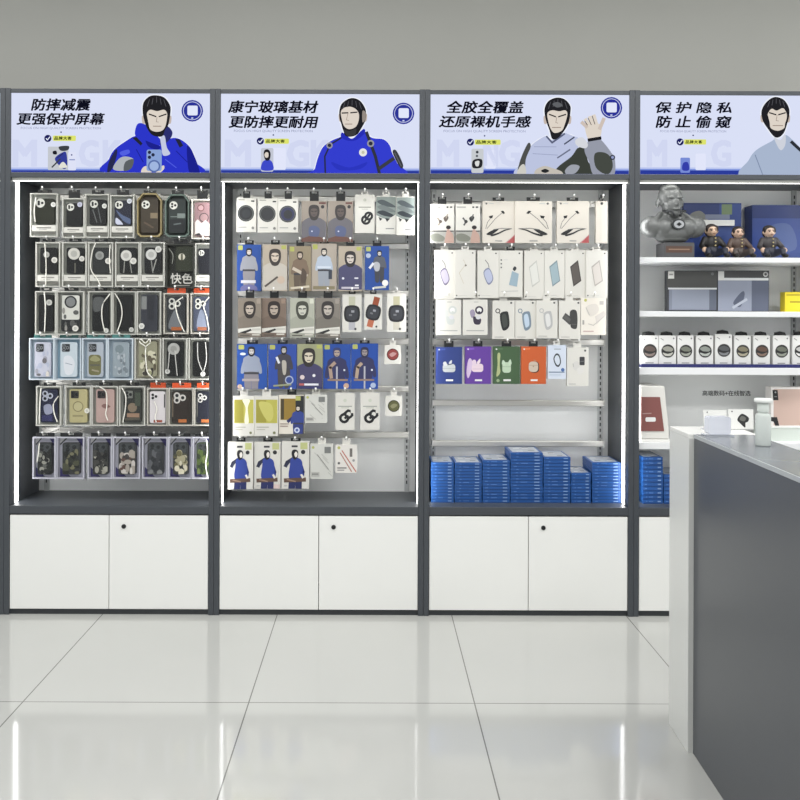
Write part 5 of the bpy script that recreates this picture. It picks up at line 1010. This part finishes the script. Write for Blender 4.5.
# ------------------------------------------------------------------ service counter
CO = (1.0145, -1.05, 0.0); CT = math.radians(-2.14); HT = 1.003
t = thing('service_counter','tall dark grey service counter with white end panel and narrow raised ledge','counter',CO,rz=CT)
DGC = M((70,73,78),0.32,noise=0.03,scale=3); LEDG = M((118,122,127),0.22,noise=0.02,scale=3); WP = M((212,213,209),0.3,noise=0.01,scale=3)
m = MB(); m.box(0.0,-2.3,0.0,0.04,-0.20,HT-0.012,DGC); obj('front_panel', m, t, bevel=0.0015)
m = MB(); m.box(-0.016,-0.198,0.0,0.20,0.0,HT-0.012,WP); m.box(-0.016,-0.196,HT-0.0119,0.20,0.0,HT,M((226,226,222),0.3)); obj('end_panel', m, t, bevel=0.0015)
m = MB(); m.box(0.004,-2.3,HT-0.0118,0.185,-0.20,HT,LEDG); obj('ledge_top', m, t, bevel=0.001)
m = MB(); m.box(-0.001,-2.3,HT-0.0118,0.0035,-0.20,HT,M((166,170,172),0.3)); obj('edge_trim', m, t)
m = MB(); m.box(0.15,-2.3,0.72,0.185,-0.20,HT-0.012,WP); obj('back_board', m, t)
m = MB(); m.box(0.186,-2.3,0.715,0.70,0.0,0.745,M((220,220,216),0.3)); obj('worktop', m, t, bevel=0.002)
m = MB(); m.box(0.66,-2.28,0.0,0.69,-0.02,0.714,WP); obj('support_panel', m, t)
# things on the counter
def cpt(u, v): 
    dd = (CZ-HT)*F/(v-V0); return ((u-U0)*dd/F, dd-D)
def card(u, v0, u1, v1, label, ops, yy, name='card'):
    k = (D+yy)/F; x = ((u+u1)/2-U0)*k; w = (u1-u)*k; hh = CZ-(v0-V0)*k-HT
    t = thing('price_card', label, 'card', (x, yy, HT), 'cards on the counter end', rz=0.04)
    m = MB(); m.prism([(-w/2,0),(w/2,0),(w/2-0.001,hh),(-w/2-0.004,hh)], -0.0015, 0.0015, M((232,232,228),0.4))
    Art(m, lambda a:(a-0.5)*w, lambda b:(1-b)*hh, -0.0015, PM, (0,0,1,1), w/hh).draw(ops); obj('sheet', m, t)
    m = MB(); m.box(-w/2,-0.0015,0,w/2,0.03,0.003,clear('acrylic',(226,230,240),0.35,0.1)); obj('foot', m, t)
card(704.5,409,727,430,'plain white card behind the clear block on the counter end',[('d',0.12,0.1,0.03,(70,70,72)),('l',[(0.3,0.5),(0.7,0.5)],0.02,(214,214,210))],-1.14)
card(729.5,408,754,430,'white card with black gadget picture on the counter end',[('d',0.1,0.1,0.03,(70,70,72)),('s',[(0.32,0.5),(0.45,0.25),(0.6,0.24),(0.8,0.42),(0.76,0.6),(0.66,0.66),(0.66,0.86),(0.6,0.86),(0.44,0.68)],(40,40,40)),('s',[(0.42,0.5),(0.5,0.32),(0.68,0.42),(0.6,0.58)],(104,104,98))],-1.14)
x, y = cpt(720.5, 435.3); k = (D+y)/F
t = thing('acrylic_block','frosted clear acrylic block holder in front of the plain card','holder',(x,y+0.02,HT))
AC = clear('acrylic',(220,224,238),0.5,0.15); w = 22.5*k
m = MB(); m.prism(rounded(-w/2,0.006,w/2,19.5*k,0.008), -0.018, 0.018, AC); obj('block', m, t)
m = MB(); m.box(-w*0.62,-0.024,0,w*0.62,0.024,0.0055,clear('acrylic',(206,212,226),0.35,0.15),0.001); obj('base', m, t)
x, y = cpt(763.5, 444.5); k = (D+y)/F
t = thing('pump_bottle','pale green translucent bottle with flat white cap on the dark ledge','bottle',(x,y,HT))
q = lambda v: CZ-(v-V0)*k-HT
m = MB(); m.lathe(0,0,[(6.6*k,0.0),(7.3*k,0.004),(7.3*k,q(415)),(6.6*k,q(412.5)),(5.0*k,q(411.5))], clear('bottle_plastic',(220,226,221),0.8,0.2), 28); obj('body', m, t, smooth=True)
m = MB(); m.lathe(0,0,[(4.9*k,q(411.4)),(5.7*k,q(409)),(5.5*k,q(402.5)),(5.0*k,q(401.5))], M((214,220,214),0.35), 28); obj('neck', m, t, smooth=True)
m = MB(); m.lathe(0,0,[(5.0*k,q(401.4)),(8.4*k,q(401)),(8.6*k,q(398.2)),(7.8*k,q(397)),(1*k,q(396.8))], M((230,232,228),0.3), 28); obj('cap', m, t, smooth=True)

# ------------------------------------------------------------------ light and camera
def area(name, loc, sx, sy, power, col=(1,1,1), rot=(0,0,0)):
    l = bpy.data.lights.new(name, 'AREA'); l.shape = 'RECTANGLE'; l.size = sx; l.size_y = sy; l.energy = power; l.color = col
    o = bpy.data.objects.new(name, l); COL.objects.link(o); o.location = loc; o.rotation_euler = rot; return o
for x in (-2.4, -0.4, 1.6, 3.4):
    area('ceiling_lamp', (x, -1.35, 3.28), 1.2, 0.6, 26, (1.0,0.995,0.985))
    area('ceiling_lamp', (x, -3.9, 3.28), 1.2, 0.6, 34, (1.0,0.995,0.985))
w = bpy.data.worlds.new('shop'); SC.world = w; w.use_nodes = True
bg = w.node_tree.nodes['Background']; bg.inputs['Color'].default_value = (0.94,0.97,1.0,1); bg.inputs['Strength'].default_value = 0.75
cam = bpy.data.cameras.new('camera'); co = bpy.data.objects.new('camera', cam); COL.objects.link(co)
cam.sensor_fit = 'HORIZONTAL'; cam.sensor_width = 36.0; cam.lens = F/800*36; cam.shift_x = (400-U0)/800; cam.shift_y = -(400-V0)/800; cam.clip_start = 0.05
R_, UP, BK = Vector((CA,0,SA)), Vector((-SA,0,CA)), Vector((0,-1,0))
co.matrix_world = Matrix(((R_.x,UP.x,BK.x,0.0),(R_.y,UP.y,BK.y,-D),(R_.z,UP.z,BK.z,CZ),(0,0,0,1)))
SC.camera = co
vs = SC.view_settings; vs.view_transform = 'Standard'; vs.look = 'None'; vs.gamma = 1.0; vs.exposure = 0.0; vs.use_curve_mapping = False
SC.cycles.transparent_max_bounces = 12
